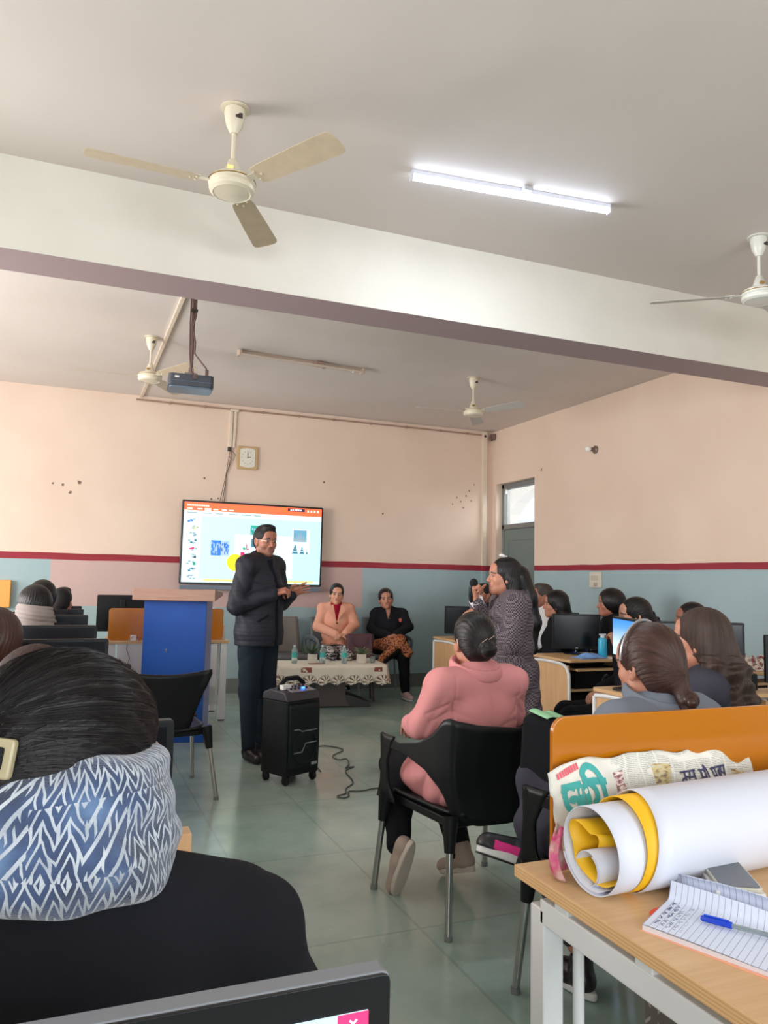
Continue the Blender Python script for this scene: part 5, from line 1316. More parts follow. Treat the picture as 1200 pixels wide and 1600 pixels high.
def hand_sdf(h, left, curl=.3, spread=.0, thumb=.6, sc=1.0, fist=False):
    m = 1 if left else -1
    s = SDF((-.09, -.06, -.11), (.09, .21, .06), h)
    s.cap((0, -.05, 0), (0, .01, 0), .026, .025, .02)
    for x0, x1 in ((-.026, -.024), (-.010, -.008), (.008, .007), (.024, .020)):
        s.cap((x0*.7, .012, 0), (x1*1.1, .088, 0), .0150, .0115, .012)
    s.cap((.030*m, .015, -.006), (.022*m, .05, -.006), .016, .012, .012)
    L = [.070, .079, .074, .059]; R = [.0088, .0090, .0086, .0076]
    for i in range(4):
        x = (-.0285+.019*i)*(-m); x = -x if True else x
        # i=0 index on the thumb side
        x = m*(.0285-.019*i); p = np.array([x, .088, 0.0]); a = 0; sp = m*(.5-i/3.0)*spread*1.2
        for j, f in enumerate((.45, .32, .24)):
            a += curl*(1.15, 1.25, .8)[j] if not fist else (1.45, 1.6, .9)[j]
            d = np.array([math.sin(sp)*math.cos(a), math.cos(a)*math.cos(sp), -math.sin(a)]); q = p+d*L[i]*f
            s.cap(p, q, R[i]*(1-.08*j), R[i]*(1-.08*(j+1)), .004); p = q
    p = np.array([m*.030, .020, -.010]); d = np.array([m*math.sin(thumb), math.cos(thumb), -.25-.5*curl]); d /= np.linalg.norm(d)
    q = p+d*.040; s.cap(p, q, .0140, .0110, .01); d2 = d*.8+np.array([-m*.35, .35, -.25-.4*curl]); d2 /= np.linalg.norm(d2); r = q+d2*.030; s.cap(q, r, .0105, .0095, .005); d3 = d2+np.array([-m*.25, .1, -.1]); d3 /= np.linalg.norm(d3); s.cap(r, r+d3*.024, .0094, .0075, .004)
    return s
def frame(o, fwd, up):
    f = Vector(fwd).normalized(); u = Vector(up); x = f.cross(u).normalized(); u = x.cross(f).normalized()
    return Matrix(((x.x, f.x, u.x, o[0]), (x.y, f.y, u.y, o[1]), (x.z, f.z, u.z, o[2]), (0, 0, 0, 1)))

def hair_sdf(h, style, wide=1.0, vol=1.0):
    ext = {'long': .62, 'curly': .62, 'straight': .5}.get(style, .25)
    s = SDF((-.20, -.24, -ext), (.20, .14, .19), h); w = wide; v = vol
    s.ell((0, -.018, .034), (.085*w*v, .102*v, .094*v), .02)
    s.ell((0, -.040, -.020), (.080*w*v, .080*v, .080), .03)
    if style in ('short', 'shortgrey'):
        s.F[:] = 1; s.ell((0, -.016, .036), (.082*w, .100, .091), .02); s.ell((0, -.045, -.015), (.074*w, .068, .075), .03)
        s.ell((0, .04, .105), (.05, .04, .022), .03)
        s.ell((0, .135, -.035), (.12, .115, .105), .006, 'sub')
        s.cap((-.12, .018, -.055), (.12, .018, -.055), .045, .045, .006, 'sub'); s.plane((0, 0, -.075), (0, .2, -1), .01)
    else:
        # open the face: an oval in front, hair parted at the middle
        s.ell((0, .118, -.045), (.070*w, .088, .108), .010, 'sub')
        if style != 'hijab': s.cap((-.020, .10, .055), (.020, .10, .055), .024, .024, .012, 'sub')
    if style == 'bun':
        s.cap((-.2, .015, -.075), (.2, .015, -.075), .052, .052, .012, 'sub')
        s.ell((0, -.128, -.035), (.040, .032, .038), .012); s.torus((0, -.138, -.035), .020, .020, .012, 0, .006)
    if style in ('pony', 'lowpony'):
        s.cap((-.2, .020, -.070), (.2, .020, -.070), .050, .050, .012, 'sub')
        s.cap((0, -.105, -.045), (0, -.125, -.10), .028, .020, .03)
        s.cap((0, -.125, -.10), (.01, -.14, -.22), .026, .016, .01)
    if style == 'puffy':
        s.ell((0, -.03, .02), (.098*w, .112, .105), .03); s.ell((0, .130, -.045), (.076*w, .095, .108), .010, 'sub')
    if style in ('straight', 'long', 'curly'):
        L = {'straight': .30, 'long': .46, 'curly': .40}[style]; r = .055 if style != 'curly' else .062
        for q in (-1, 1):
            s.cap((q*.052*w, -.035, -.02), (q*.060*w, -.055, -.13), .044, .040, .03)
            s.cap((q*.060*w, -.070, -.12), (q*.065, -.145, -L), .040, .026 if style != 'curly' else .045, .03)
        s.cap((0, -.075, -.03), (0, -.120, -.14), .062, r, .03); s.cap((0, -.120, -.13), (0, -.175 if style == 'curly' else -.215, -L), r, .034 if style != 'curly' else .068, .03)
        if style == 'curly':
            s.warp(lambda X, Y, Z: .009*np.sin(55*Z+30*X)*np.cos(45*X+20*Z)*(Z < -.05)+.006*np.sin(95*Z+60*Y+20*X)*(Z < -.08))
    if style in ('bun', 'pony', 'lowpony'):
        s.warp(lambda X, Y, Z: .0011*np.sin(44*np.arctan2(X+0*Y, (Z+.03)+.25*(Y+.14))+5*np.sin(30*Y)))
    elif style in ('puffy', 'straight', 'long'):
        s.warp(lambda X, Y, Z: .0011*np.sin(46*np.arctan2(X, Y+.02)+6*np.sin(20*Z)))
    return s
def strand(P, style):
    x, y, z = P[:, 0], P[:, 1], P[:, 2]
    out = np.zeros((len(P), 4)); out[:, 3] = 1
    if style in ('bun', 'pony', 'lowpony', 'clip'): cy, cz = -.14, -.03; ang = np.arctan2(x, (z-cz)+.25*(y-cy)); r = np.sqrt(x**2+(z-cz)**2+(y-cy)**2)
    elif style in ('long', 'straight', 'curly', 'puffy'): ang = np.arctan2(x, y+.02)+np.where(z > 0, 0, 0); r = z
    else: ang = x*9+np.sin(y*80)*.05; r = y
    out[:, 0] = ang/PI; out[:, 1] = r*3; out[:, 2] = y*2; return out

HS_CACHE = {}
def shoe(parent, M, upper, sole, kind='trainer', label=None):
    """foot frame: heel at origin on the ground, +Y toe, +Z up"""
    s = SDF((-.06, -.05, -.02), (.06, .27, .16), .004)
    s.cap((0, .012, .045), (0, .10, .045), .036, .037, .02); s.cap((0, .09, .040), (0, .205, .030), .040, .036, .02); s.cap((0, .02, .05), (0, .03, .10), .035, .040, .02)
    s.cap((0, .035, .13), (0, .025, .17), .030, .030, .006, 'sub'); s.plane((0, 0, .018), (0, 0, -1), .004)
    P, Q = xf(s.mesh(), M)
    o = np_mesh('shoe_upper', [(P, Q)], upper, parent)
    out = []
    for k in range(28):
        a = 2*PI*k/28; y = .10+.138*math.sin(a); w = .040+.006*math.sin(a)-.004*math.cos(2*a); out.append((w*math.cos(a), y))
    b = MB(); b.prism(out, 0, .024, 'z', M=M); so = b.build('shoe_sole', sole, o, bevel=.006)
    if kind == 'lace':
        b = MB()
        for k in range(5): b.tube([(-.018, .095+.018*k, .078-.0065*k), (.0, .10+.018*k, .085-.0065*k), (.018, .095+.018*k, .078-.0065*k)], .0022, 6, M=M)
        b.build('laces', S_WHITE, o, smooth='auto')
    return o

def human(name, label, loc, rotz, J, sex='f', head=(0, 0, 0), hair='bun', hairmat=None, skin=None, g=1.0, top=None, toph=0.0, hem=None, bottom=None, bottomto=None,
          skirt=None, sleeve=1.0, sh=.165, vneck=None, inner=None, hands=(None, None), shoes=None, vox=.007, fvox=.004, headw=1.0, fcut=None, vol=1.0, lap=False, collar=None, foldamp=.006, ph=0, cat='person', legs=True, gd=None, ag=1.0, straight=None, openneck=True):
    gd = gd or (1+(g-1)*.55)
    t = thing(name, label, cat, loc, rotz)
    skin = skin or SK_MED; hairmat = hairmat or H_BLK
    V = {k: np.array(v, float) for k, v in J.items()}
    c, n, hd, w, p = V['chest'], V['neck'], V['head'], V['waist'], V['pel']
    allp = np.stack(list(V.values())); lo = allp.min(0)-.20; hi = allp.max(0)+.16
    # ---- body
    B = SDF(lo, hi, .010)
    B.ell(c, (.125*g, .085*gd, .15), .04); B.ell(w, (.115*g, .085*gd, .13), .04); B.ell(p, (.135*g, .10*gd, .10), .04)
    B.cap(c+(0, 0, .1), n, .06, .05, .03); B.cap(n, hd+(0, -.02, -.05), .050, .050, .02)
    for q in 'LR':
        B.cap(n+(0, 0, -.05), V['sh'+q], .045, .045, .03); B.cap(V['sh'+q], V['el'+q], .044, .036, .02); B.cap(V['el'+q], V['wr'+q], .036, .025, .02)
        if legs: B.cap(V['hip'+q], V['kn'+q], .072, .050, .03); B.cap(V['kn'+q], V['an'+q], .050, .034, .02)
    HM = Matrix.Translation(hd) @ Euler((head[1], head[2], head[0]), 'XYZ').to_matrix().to_4x4()
    HF = head_sdf(fvox, sex, headw); hp = HF.mesh(); pt_h = head_paint(hp[0], sex == 'f', beard=(60, 46, 42) if sex == 'm' else None)
    parts = [B.mesh(), xf(hp, HM)]; paint = [np.tile([.5, .5, .5, 0], (len(parts[0][0]), 1)), pt_h]
    for q, hs in zip('LR', hands):
        if hs is None:
            d = V['wr'+q]-V['el'+q]; hs = dict(fwd=d, up=(0, 0, 1), curl=.35)
        hs = dict(hs); f = hs.pop('fwd'); u = hs.pop('up'); hm = hand_sdf(hs.pop('vox', .004), q == 'L', **hs).mesh()
        parts.append(xf(hm, frame(V['wr'+q], f, u))); paint.append(np.tile([.5, .5, .5, 0], (len(hm[0]), 1)))
    np_mesh('body', parts, skin, t, np.concatenate(paint))
    # ---- hair
    hp = hair_sdf(fvox, hair, headw, vol).mesh()
    if len(hp[0]): np_mesh('hair', [xf(hp, HM)], hairmat, t, strand(hp[0], hair))
    # ---- upper garment
    def upper(o, shirt=False):
        G = SDF(lo, hi, vox)
        G.ell(c+(0, .0, 0), (.142*g+o, .105*gd+o, .17), .04); G.ell(w, (.134*g+o, .108*gd+o, .15), .04); G.ell(p, (.155*g+o, .122*gd+o, .12), .04)
        if sex == 'f': G.ell(c+(0, .055, -.01), (.115*g, .072*gd+o, .08), .04)
        if straight: G.econe((p[0], p[1], straight), (c[0], c[1], c[2]), (.150*g+o, .125*gd+o), (.140*g+o, .115*gd+o), .03)
        G.cap(V['shL'], V['shR'], .040*ag+o, .040*ag+o, .04); G.cap(n+(0, -.005, -.035), n+(0, -.01, .0), .062+o*.6, .060+o*.4, .04)
        for q in 'LR':
            a, b, e = V['sh'+q], V['el'+q], V['wr'+q]; cu = b+(e-b)*(.94*sleeve)
            G.cap(n+(0, 0, -.03), a, .040+o, .044*ag+o, .04); G.cap(a, b, .048*ag+o*.8, .041*ag+o*.7, .018); G.cap(b, cu, .041*ag+o*.7, .034+o*.6, .018)
            d = (e-b)/np.linalg.norm(e-b)
        if skirt:
            z1, rx, ry = skirt; G.econe((p[0], p[1], z1), (p[0], p[1], p[2]+.05), (rx, ry), (.16*g+o, .125*gd+o), .05)
        if lap:
            for q in 'LR': G.cap(V['hip'+q], V['hip'+q]+(V['kn'+q]-V['hip'+q])*lap, .082*g+o, .070*g+o, .05)
        if foldamp: G.warp(lambda X, Y, Z: fold(X, Y, Z, foldamp, 1.0, ph))
        if hem is not None: G.plane((0, 0, hem), (0, 0, -1), .006)
        if fcut: fcut(G, shirt)
        G.ell(n+(0, .008, .050), (.056, .058, .050), .008, 'sub') if (openneck and not shirt) else None
        return G
    G = upper(.016+toph)
    if vneck and not vneck.get('shirtonly'):      # open front: wedge cut from the neck down
        d = vneck['depth']; wd = vneck['w']; z0 = n[2]; X = None
        q = G.blk((n[0]-.3, n[1]+.01, z0-d-.02), (n[0]+.3, n[1]+.35, z0+.10)); sl, X, Y, Z = q
        hw = wd*np.clip((Z-(z0-d))/d, 0, 1)+vneck.get('min', 0)
        dd = np.maximum(np.abs(X-n[0])-hw, np.maximum((z0-d)-Z, (n[1]+.02)-Y)); G.comb(sl, dd.astype(np.float32)+0*Y, .004, 'sub')
    np_mesh('jacket' if inner else 'top', [G.mesh()], top or C_BLACK, t)
    if inner is not None:
        I = upper(.004+toph*.4, True)
        if collar == 'turtle': I.cap(n+(0, .0, -.02), n+(0, .008, .048), .060, .056, .02)
        if hem is not None: I.plane((0, 0, hem+.03), (0, 0, -1), .006)
        for q in 'LR': I.cap(V['sh'+q]*.3+V['el'+q]*.7, V['wr'+q], .075, .075, .004, 'sub')
        np_mesh('shirt', [I.mesh()], inner, t)
    if bottom is not None and legs:
        G = SDF(lo, hi, vox); o = .012
        G.ell(p, (.152*g+o, .112*g+o, .11), .04)
        for q in 'LR':
            a, b, e = V['hip'+q], V['kn'+q], V['an'+q]; d = (e-b)/np.linalg.norm(e-b)
            G.cap(a, b, .080*g+o, .054*g+o, .04); G.cap(b, e-d*(bottomto or .02), .054*g+o, .040+o, .03)
        G.warp(lambda X, Y, Z: fold(X, Y, Z, .004, 1.3, ph+2))
        np_mesh('trousers', [G.mesh()], bottom, t)
    if shoes is not None and legs:
        up, so, kind = shoes
        for q in 'LR':
            a = V['an'+q]; to = V['to'+q]; d = to-a; key = 'sole'+q
            un = V[key] if key in V else np.array([0, 0, 1.0])
            d = d-un*(d@un)/(un@un); d /= np.linalg.norm(d); heel = a-un*.085-d*.045
            shoe(t, frame(heel, d, un), up, so, kind)
    return t, HM, V

def seated(topz=1.25, lean=.0, shw=.155, armL=None, armR=None, kn=.46, kneew=.11, foot=.42, hdy=.03, neckf=0):
    n = topz-.245; y = lean
    J = dict(pel=(0, 0, .53), waist=(0, y*.35, .53+(n-.53)*.36), chest=(0, y*.75, n-.19), neck=(0, y, n), head=(0, y+hdy, topz-.118),
             shL=(-shw, y-.01, n-.055), shR=(shw, y-.01, n-.055), hipL=(-.085, .0, .52), hipR=(.085, .0, .52),
             knL=(-kneew, kn, .50), knR=(kneew, kn, .50), anL=(-kneew, foot, .095), anR=(kneew, foot, .095), toL=(-kneew-.02, foot+.15, .03), toR=(kneew+.02, foot+.15, .03),
             elL=(-shw-.05, y+.06, n-.33), elR=(shw+.05, y+.06, n-.33), wrL=(-.10, y+.22, n-.38), wrR=(.10, y+.22, n-.38))
    if armL: J['elL'], J['wrL'] = armL
    if armR: J['elR'], J['wrR'] = armR
    return J
def at_head(x, y, rotz, J):
    """location of the root so that the head lands at x, y"""
    h = J['head']; c, s = math.cos(rotz), math.sin(rotz)
    return (x-(c*h[0]-s*h[1]), y-(s*h[0]+c*h[1]), 0)
D = math.radians
# ---------------------------------------------------------------- the standing man
J = dict(pel=(0, 0, .94), waist=(0, .0, 1.10), chest=(0, .0, 1.30), neck=(0, .0, 1.50), head=(0, .035, 1.638), shL=(-.182, .0, 1.44), shR=(.182, 0, 1.44),
         elL=(-.255, .03, 1.165), elR=(.265, -.02, 1.14), wrL=(-.105, .215, 1.235), wrR=(.075, .185, 1.235), hipL=(-.09, 0, .90), hipR=(.09, 0, .90),
         knL=(-.10, .01, .50), knR=(.11, .01, .50), anL=(-.11, -.02, .095), anR=(.12, .03, .095), toL=(-.17, .13, .03), toR=(.19, .17, .03))
def mancut(G, shirt):
    if not shirt:      # jacket hangs open at the front
        q = G.blk((-.035, .0, .80), (.085, .4, 1.56)); sl, X, Y, Z = q
        G.comb(sl, np.maximum(np.abs(X-.0)-.022-.012*np.clip((Z-1.35)*5, 0, 1.2), .02-Y).astype(np.float32)+0*Z, .004, 'sub')
man, HM, V = human('person', 'standing man in a dark jacket and glasses, gesturing in front of the wall screen', (1.385, 5.90, 0), D(-140), J, sex='m', head=(D(-24), D(-6), 0), hair='short', hairmat=H_MAN, skin=SK_TAN,
    g=1.16, straight=.82, ag=1.02, top=C_QUILT, toph=.018, hem=.84, bottom=C_TROUS, inner=C_NAVY, shoes=(S_BLK, S_BSOLE, 'plain'), vox=.006, fvox=.003, collar='turtle', fcut=mancut, foldamp=.005, headw=1.04,
    hands=(dict(fwd=(-.25, .75, .35), up=(-.75, .1, .5), curl=.18, spread=.35, thumb=.9, vox=.003), dict(fwd=(-.35, .75, .25), up=(.5, .1, .75), curl=.75, thumb=.4, vox=.003)))
b = MB()      # spectacles
for q in (-1, 1):
    b.tube([(q*.031+.021*math.cos(a), .101-.25*abs(q*.031+.021*math.cos(a))*.2, .0+.015*math.sin(a)) for a in [i*PI/8 for i in range(16)]], .0011, 5, M=HM, closed=True)
    b.tube([(q*.052, .096, .005), (q*.080, .05, .006), (q*.082, -.01, .0)], .0013, 5, M=HM)
b.tube([(-.010, .102, .004), (.010, .102, .004)], .0011, 5, M=HM)
b.build('spectacles', plain('pale_metal_frame', (200, 150, 130), .3, .6), man, smooth='auto')
C = SDF((-.16, -.16, 1.38), (.16, .18, 1.62), .004)
C.torus((0, .0, 1.515), .080, .076, .010, -.10, .004, 2.8); C.cap((0, .13, 1.50), (0, .06, 1.56), .03, .03, .01, 'sub')
np_mesh('collar', [C.mesh()], C_QUILT, man)
b = MB(); b.sphere((-.10, .158, 1.405), .006, 8); b.build('pin_badge', M_metal, man)
b = MB(); b.box((.13, .135, 1.05), (.10, .012, .012), rot=(0, .5, -.4)); b.build('pocket_zip', C_BLKTR, man, bevel=.002)
pnm = thing('marker_pen', 'short dark marker held in the left hand of the standing man', 'pen', (1.505, 5.70, 1.29), .3)
b = MB(); b.tube([(-.03, 0, 0), (.05, 0, .004)], .005, 8); b.build('barrel', M_blks, pnm, smooth='auto')

# ---------------------------------------------------------------- seated woman, peach jacket
J = seated(1.295, -.02, .150, armL=((-.215, .06, .82), (-.09, .24, .725)), armR=((.215, .06, .80), (.0, .25, .715)), kn=.44, kneew=.09)
pw, HM, V = human('person', 'seated woman in a peach jacket and crimson high neck top, hands in lap', (2.945, 8.66, 0), D(166), J, head=(D(0), D(-3), D(-3)), hair='pony', skin=SK_LT,
    g=1.08, top=C_PEACH, toph=.008, hem=.60, bottom=C_PRINT, inner=C_RED, collar='turtle', vneck=dict(depth=.20, w=.062), lap=.35, shoes=(S_BLK, S_BSOLE, 'plain'), fvox=.0035,
    hands=(dict(fwd=(.7, .45, -.1), up=(-.1, .3, 1), curl=.5, thumb=.5), dict(fwd=(-.75, .35, -.05), up=(.1, .4, 1), curl=.5, thumb=.5)))
b = MB()
for s in (-1, 1):
    b.prism([(s*.045, 1.06), (s*.085, 1.045), (s*.095, .98), (s*.070, .955), (s*.012, .875), (s*.004, .862)], .128, .136, 'y')
b.build('lapel', C_PEACH, pw, bevel=.003)
b = MB()
for z in (.845, .76): b.lathe([(.011, 0), (.011, .006), (0, .008)], (.0, .152, z), n=12, axis='y')
b.build('button', M_dark, pw)
b = MB()
for s in (-1, 1): b.sphere((s*.081, .012, -.052), .007, 10, M=HM)
b.build('earring', M_metal, pw)

# ---------------------------------------------------------------- seated woman, black jacket, legs crossed
J = seated(1.245, -.05, .155, armL=((-.225, .08, .80), (-.06, .25, .72)), armR=((.215, .03, .78), (.0, .24, .69)))
J.update(knL=(-.13, .42, .50), anL=(-.16, .38, .09), toL=(-.20, .52, .03), knR=(-.10, .46, .64), anR=(.13, .50, .44), toR=(.24, .58, .39), head=(.045, -.02, 1.13), neck=(.02, -.05, 1.0))
J['soleR'] = (.3, .25, .9)
bw, HM, V = human('person', 'seated woman in a black jacket with crossed legs and pale pink trainers', (3.60, 8.60, 0), D(163), J, head=(D(-2), D(-3), D(6)), hair='lowpony', skin=SK_MED,
    g=1.14, top=C_BLACK, toph=.008, hem=.52, bottom=C_BLKTR, lap=.4, vneck=dict(depth=.13, w=.035), shoes=(S_PINKL, S_WHITE, 'lace'), headw=1.06, fvox=.0035,
    hands=(dict(fwd=(.8, .3, -.2), up=(0, .3, 1), curl=.5), dict(fwd=(-.7, .4, .1), up=(.1, .5, 1), curl=.6)))
b = MB(); b.prism([(-.105, 0), (-.095, .03), (-.115, .045), (-.135, .03), (-.125, 0)], .150, .156, 'y', M=Matrix.Translation((0, -.01, .865))); b.build('chest_emblem', plain('red_white_emblem', (206, 96, 84), .6), bw)
b = MB(); b.sphere((.005, .118, .90), .006, 8); b.build('button', M_metal, bw)
G = SDF((-.35, .05, .25), (.35, .75, .85), .007)       # printed shawl over the knees
G.cap((.08, .30, .60), (-.08, .47, .665), .075, .072, .03); G.cap((-.08, .46, .66), (-.17, .52, .54), .07, .05, .03); G.cap((-.04, .50, .62), (.13, .52, .47), .05, .040, .03); G.cap((.16, .18, .60), (.05, .32, .62), .06, .07, .03)
G.warp(lambda X, Y, Z: fold(X, Y, Z, .008, 1.6, 1))
np_mesh('printed_shawl', [G.mesh()], C_OPRINT, bw)

# ---------------------------------------------------------------- standing woman in the long checked coat, with microphone
J = dict(pel=(0, 0, .80), waist=(0, .0, .95), chest=(0, .0, 1.11), neck=(0, .0, 1.275), head=(0, .045, 1.395), shL=(-.165, .0, 1.215), shR=(.165, 0, 1.215),
         elL=(-.215, .055, .99), elR=(.20, .10, 1.02), wrL=(-.085, .235, 1.11), wrR=(.01, .225, 1.235), hipL=(-.08, 0, .78), hipR=(.08, 0, .78),
         knL=(-.09, .01, .44), knR=(.09, .02, .44), anL=(-.09, -.01, .095), anR=(.10, .02, .095), toL=(-.11, .14, .03), toR=(.13, .16, .03))
gw, HM, V = human('person', 'standing woman in a long grey checked coat speaking into a microphone', (2.665, 4.34, 0), D(74), J, head=(D(2), D(2), 0), hair='long', skin=SK_MED,
    g=1.15, ag=1.15, top=C_HOUND, toph=.016, skirt=(.50, .235, .20), hem=.50, bottom=C_BLKTR, inner=C_BLACK, vneck=dict(depth=.10, w=.03), shoes=(S_BLK, S_BSOLE, 'plain'), vox=.006, fvox=.0032, headw=1.08, foldamp=.006,
    hands=(dict(fwd=(.6, .5, .55), up=(-.6, .2, .6), curl=.7, vox=.0035), dict(fwd=(-.25, .25, 1), up=(.2, .9, -.2), curl=1.0, fist=True, vox=.0035)))
C = SDF((-.2, -.2, 1.12), (.2, .25, 1.36), .0045)
C.torus((0, .005, 1.262), .098, .092, .012, -.35, .004, 2.4); C.cap((0, .14, 1.24), (0, .06, 1.30), .025, .025, .01, 'sub'); C.ell((-.07, .105, 1.205), (.05, .012, .035), .01, rot=(0, .3, .3)); C.ell((.07, .105, 1.205), (.05, .012, .035), .01, rot=(0, -.3, -.3))
np_mesh('coat_collar', [C.mesh()], C_HOUND, gw)
b = MB(); b.tube([V['wrR']+(V['wrR']-V['elR'])*-.10, V['wrR']+(V['wrR']-V['elR'])*.03], .046, 14); b.build('shirt_cuff', C_WHITE, gw, smooth='auto')
b = MB(); b.prism(roundrect(-.03, .0, .03, .018, .008, 3), -.012, .012, 'y', M=HM @ Matrix.Translation((.01, .02, .125)) @ Matrix.Rotation(.5, 4, 'X')); b.box((0, 0, .128), (.022, .03, .012), M=HM); b.build('hair_clip', M_white, gw, bevel=.003)
b = MB()
for z in (1.0, .88): b.lathe([(.013, 0), (.013, .007), (0, .009)], (.02, .155, z), n=14, axis='y')
b.build('button', M_dark, gw)
C = SDF((-.15, -.30, .80), (.15, .0, 1.45), .005)
C.cap((0, -.050, 1.39), (0, -.105, 1.26), .080, .068, .03); C.cap((0, -.105, 1.26), (.01, -.155, 1.10), .066, .050, .03); C.cap((.01, -.155, 1.10), (.02, -.165, .95), .050, .020, .03)
C.warp(lambda X, Y, Z: .0012*np.sin(170*X+2*np.sin(9*Z)))
hq = C.mesh(); np_mesh('hair_length', [hq], H_BLK, gw, strand(hq[0]-np.array([0, 0, 1.3]), 'short'))
mic = thing('microphone', 'black handheld microphone held near the mouth of the woman in the checked coat', 'microphone', (0, 0, 0), 0)
GM = Matrix.Translation((2.665, 4.34, 0)) @ Matrix.Rotation(D(74), 4, 'Z')
mb0 = GM @ Vector((-.0, .262, 1.262)); mic.location = mb0
b = MB(); b.tube([(.03, .02, -.09), (0, 0, .0), (.005, 0, .06)], [.013, .016, .018], 14); b.build('handle', M_blk, mic, smooth='auto')
b = MB(); b.sphere((.02, .0, .085), (.028, .026, .03), 16); b.build('foam_head', plain('black_foam', (20, 20, 22), .95, bump=.6, bscale=300), mic, smooth='auto')

# ---------------------------------------------------------------- woman in the pink blazer, seen from behind
J = seated(1.212, -.03, .185, armL=((-.245, .03, .76), (-.13, .27, .70)), armR=((.250, .03, .76), (.13, .27, .70)), kn=.40, kneew=.11)
J.update(pel=(0, .03, .53), waist=(0, .0, .68), anL=(-.235, .20, .19), toL=(-.26, .31, .02), anR=(.06, .14, .135), toR=(.06, .28, .03), head=(0, .0, 1.098))
J['soleL'] = (-.1, .75, .5); J['soleR'] = (0, .35, .9)
def pinkcut(G, shirt):      # sleeve seams, centre seam and pulled cloth under the arms
    def w(X, Y, Z):
        back = (Y < -.04); ax = np.abs(X)
        seam = np.exp(-((ax-.176+.10*np.clip(Z-.90, 0, .1))/.006)**2)*.0045*(Z > .70)*(Z < .965)
        mid = np.exp(-(X/.004)**2)*.0022*(Z < .93)
        f1 = np.exp(-((Z-.815-.35*(ax-.17))/.009)**2)*np.clip((ax-.07)/.10, 0, 1)*(ax < .18)*.007
        f2 = np.exp(-((Z-.865-.25*(ax-.17))/.008)**2)*np.clip((ax-.11)/.07, 0, 1)*(ax < .18)*.005
        f3 = np.exp(-((Z-.735-.03*np.sin(14*X))/.010)**2)*(ax < .16)*.005
        sl = np.exp(-((Z-.84+.6*(ax-.22))/.008)**2)*(ax > .195)*.005+np.exp(-((Z-.80+.8*(ax-.22))/.007)**2)*(ax > .195)*.004
        return back*(seam+mid+f1+f2+f3+sl)
    G.warp(w)
pk, HM, V = human('person', 'woman in a rose pink blazer seen from behind, sitting on the black armchair', at_head(1.662, 3.02, D(10), J), D(10), J, head=(D(-8), D(-4), 0), hair='bun', skin=SK_MED,
    g=1.34, gd=1.05, ag=1.12, top=C_PINK, toph=.008, hem=.42, bottom=C_BLKTR, bottomto=.03, shoes=None, vox=.005, fvox=.0035, lap=.45, foldamp=.008, fcut=pinkcut, headw=1.0, vol=1.0)
for q, (an, dr, un) in (('L', (V['anL'], (-.08, .35, -.90), (-.1, .9, .35))), ('R', (V['anR'], (.05, .9, -.32), (0, .3, .95)))):
    d = Vector(dr).normalized(); u = Vector(un); u = (u-d*u.dot(d)).normalized(); heel = Vector(an)-u*.07-d*.05
    shoe(pk, frame(heel, d, u), S_TAUPE, S_TSOLE, 'plain')
C = SDF((-.25, -.22, .86), (.25, .22, 1.10), .005)
C.torus((0, -.025, .983), .108, .097, .011, .28, .004, 2.4); C.cap((0, .16, 1.0), (0, .08, 1.05), .03, .03, .01, 'sub')
np_mesh('blazer_collar', [C.mesh()], C_PINK, pk)
b = MB()
for a in ((-.03, -.150, .0), (.0, -.156, .012)): b.tube([(a[0]-.012, a[1], a[2]-.006), (a[0], a[1]-.008, a[2]+.004), (a[0]+.014, a[1], a[2]+.010)], .002, 5, M=HM)
b.build('hair_pins', plain('pinkish_metal_pin', (190, 160, 150), .3, .7), pk, smooth='auto')

# ---------------------------------------------------------------- woman in grey denim jacket behind the orange partition
J = seated(1.235, -.03, .175, kn=.47)
J.update(knL=(-.06, .46, .50), anL=(-.02, .30, .15), toL=(-.02, .42, .05), knR=(-.02, .50, .64), anR=(-.045, .44, .425), toR=(-.215, .56, .535), head=(-.01, .0, 1.110))
J['soleR'] = (.38, .10, .9)
dn, HM, V = human('person', 'woman in a grey denim jacket with a tied ponytail and hairband behind the orange partition', at_head(1.70, 1.955, D(8), J), D(8), J, head=(D(3), D(-6), 0), hair='lowpony', hairmat=H_BRN, skin=SK_MED,
    g=1.1, top=C_GREY, toph=.012, hem=.48, bottom=C_DGREY, bottomto=.045, lap=.3, shoes=None, vox=.006, fvox=.0032, vol=1.03)
band = MB(); band.tube([(.099*math.sin(a), .020-.02*math.cos(a), .030+.108*math.cos(a)) for a in [(-1.7+.17*i) for i in range(21)]], .003, 6, M=HM, flat=(1.6, 1)); band.build('hairband', plain('silver_hairband', (190, 186, 186), .25, .7), dn, smooth='auto')
band = MB(); band.sphere((.004, -.140, -.105), (.030, .024, .026), 14, M=HM); band.sphere((-.012, -.155, -.112), (.018, .016, .018), 10, M=HM); band.build('hair_knot', H_BRN, dn, smooth='auto')
C = SDF((-.25, -.22, .86), (.25, .22, 1.10), .005)
C.torus((0, -.03, 1.005), .098, .092, .012, .30, .004, 2.4); C.cap((0, .16, 1.0), (0, .08, 1.05), .03, .03, .01, 'sub')
np_mesh('jacket_collar', [C.mesh()], C_GREY, dn)
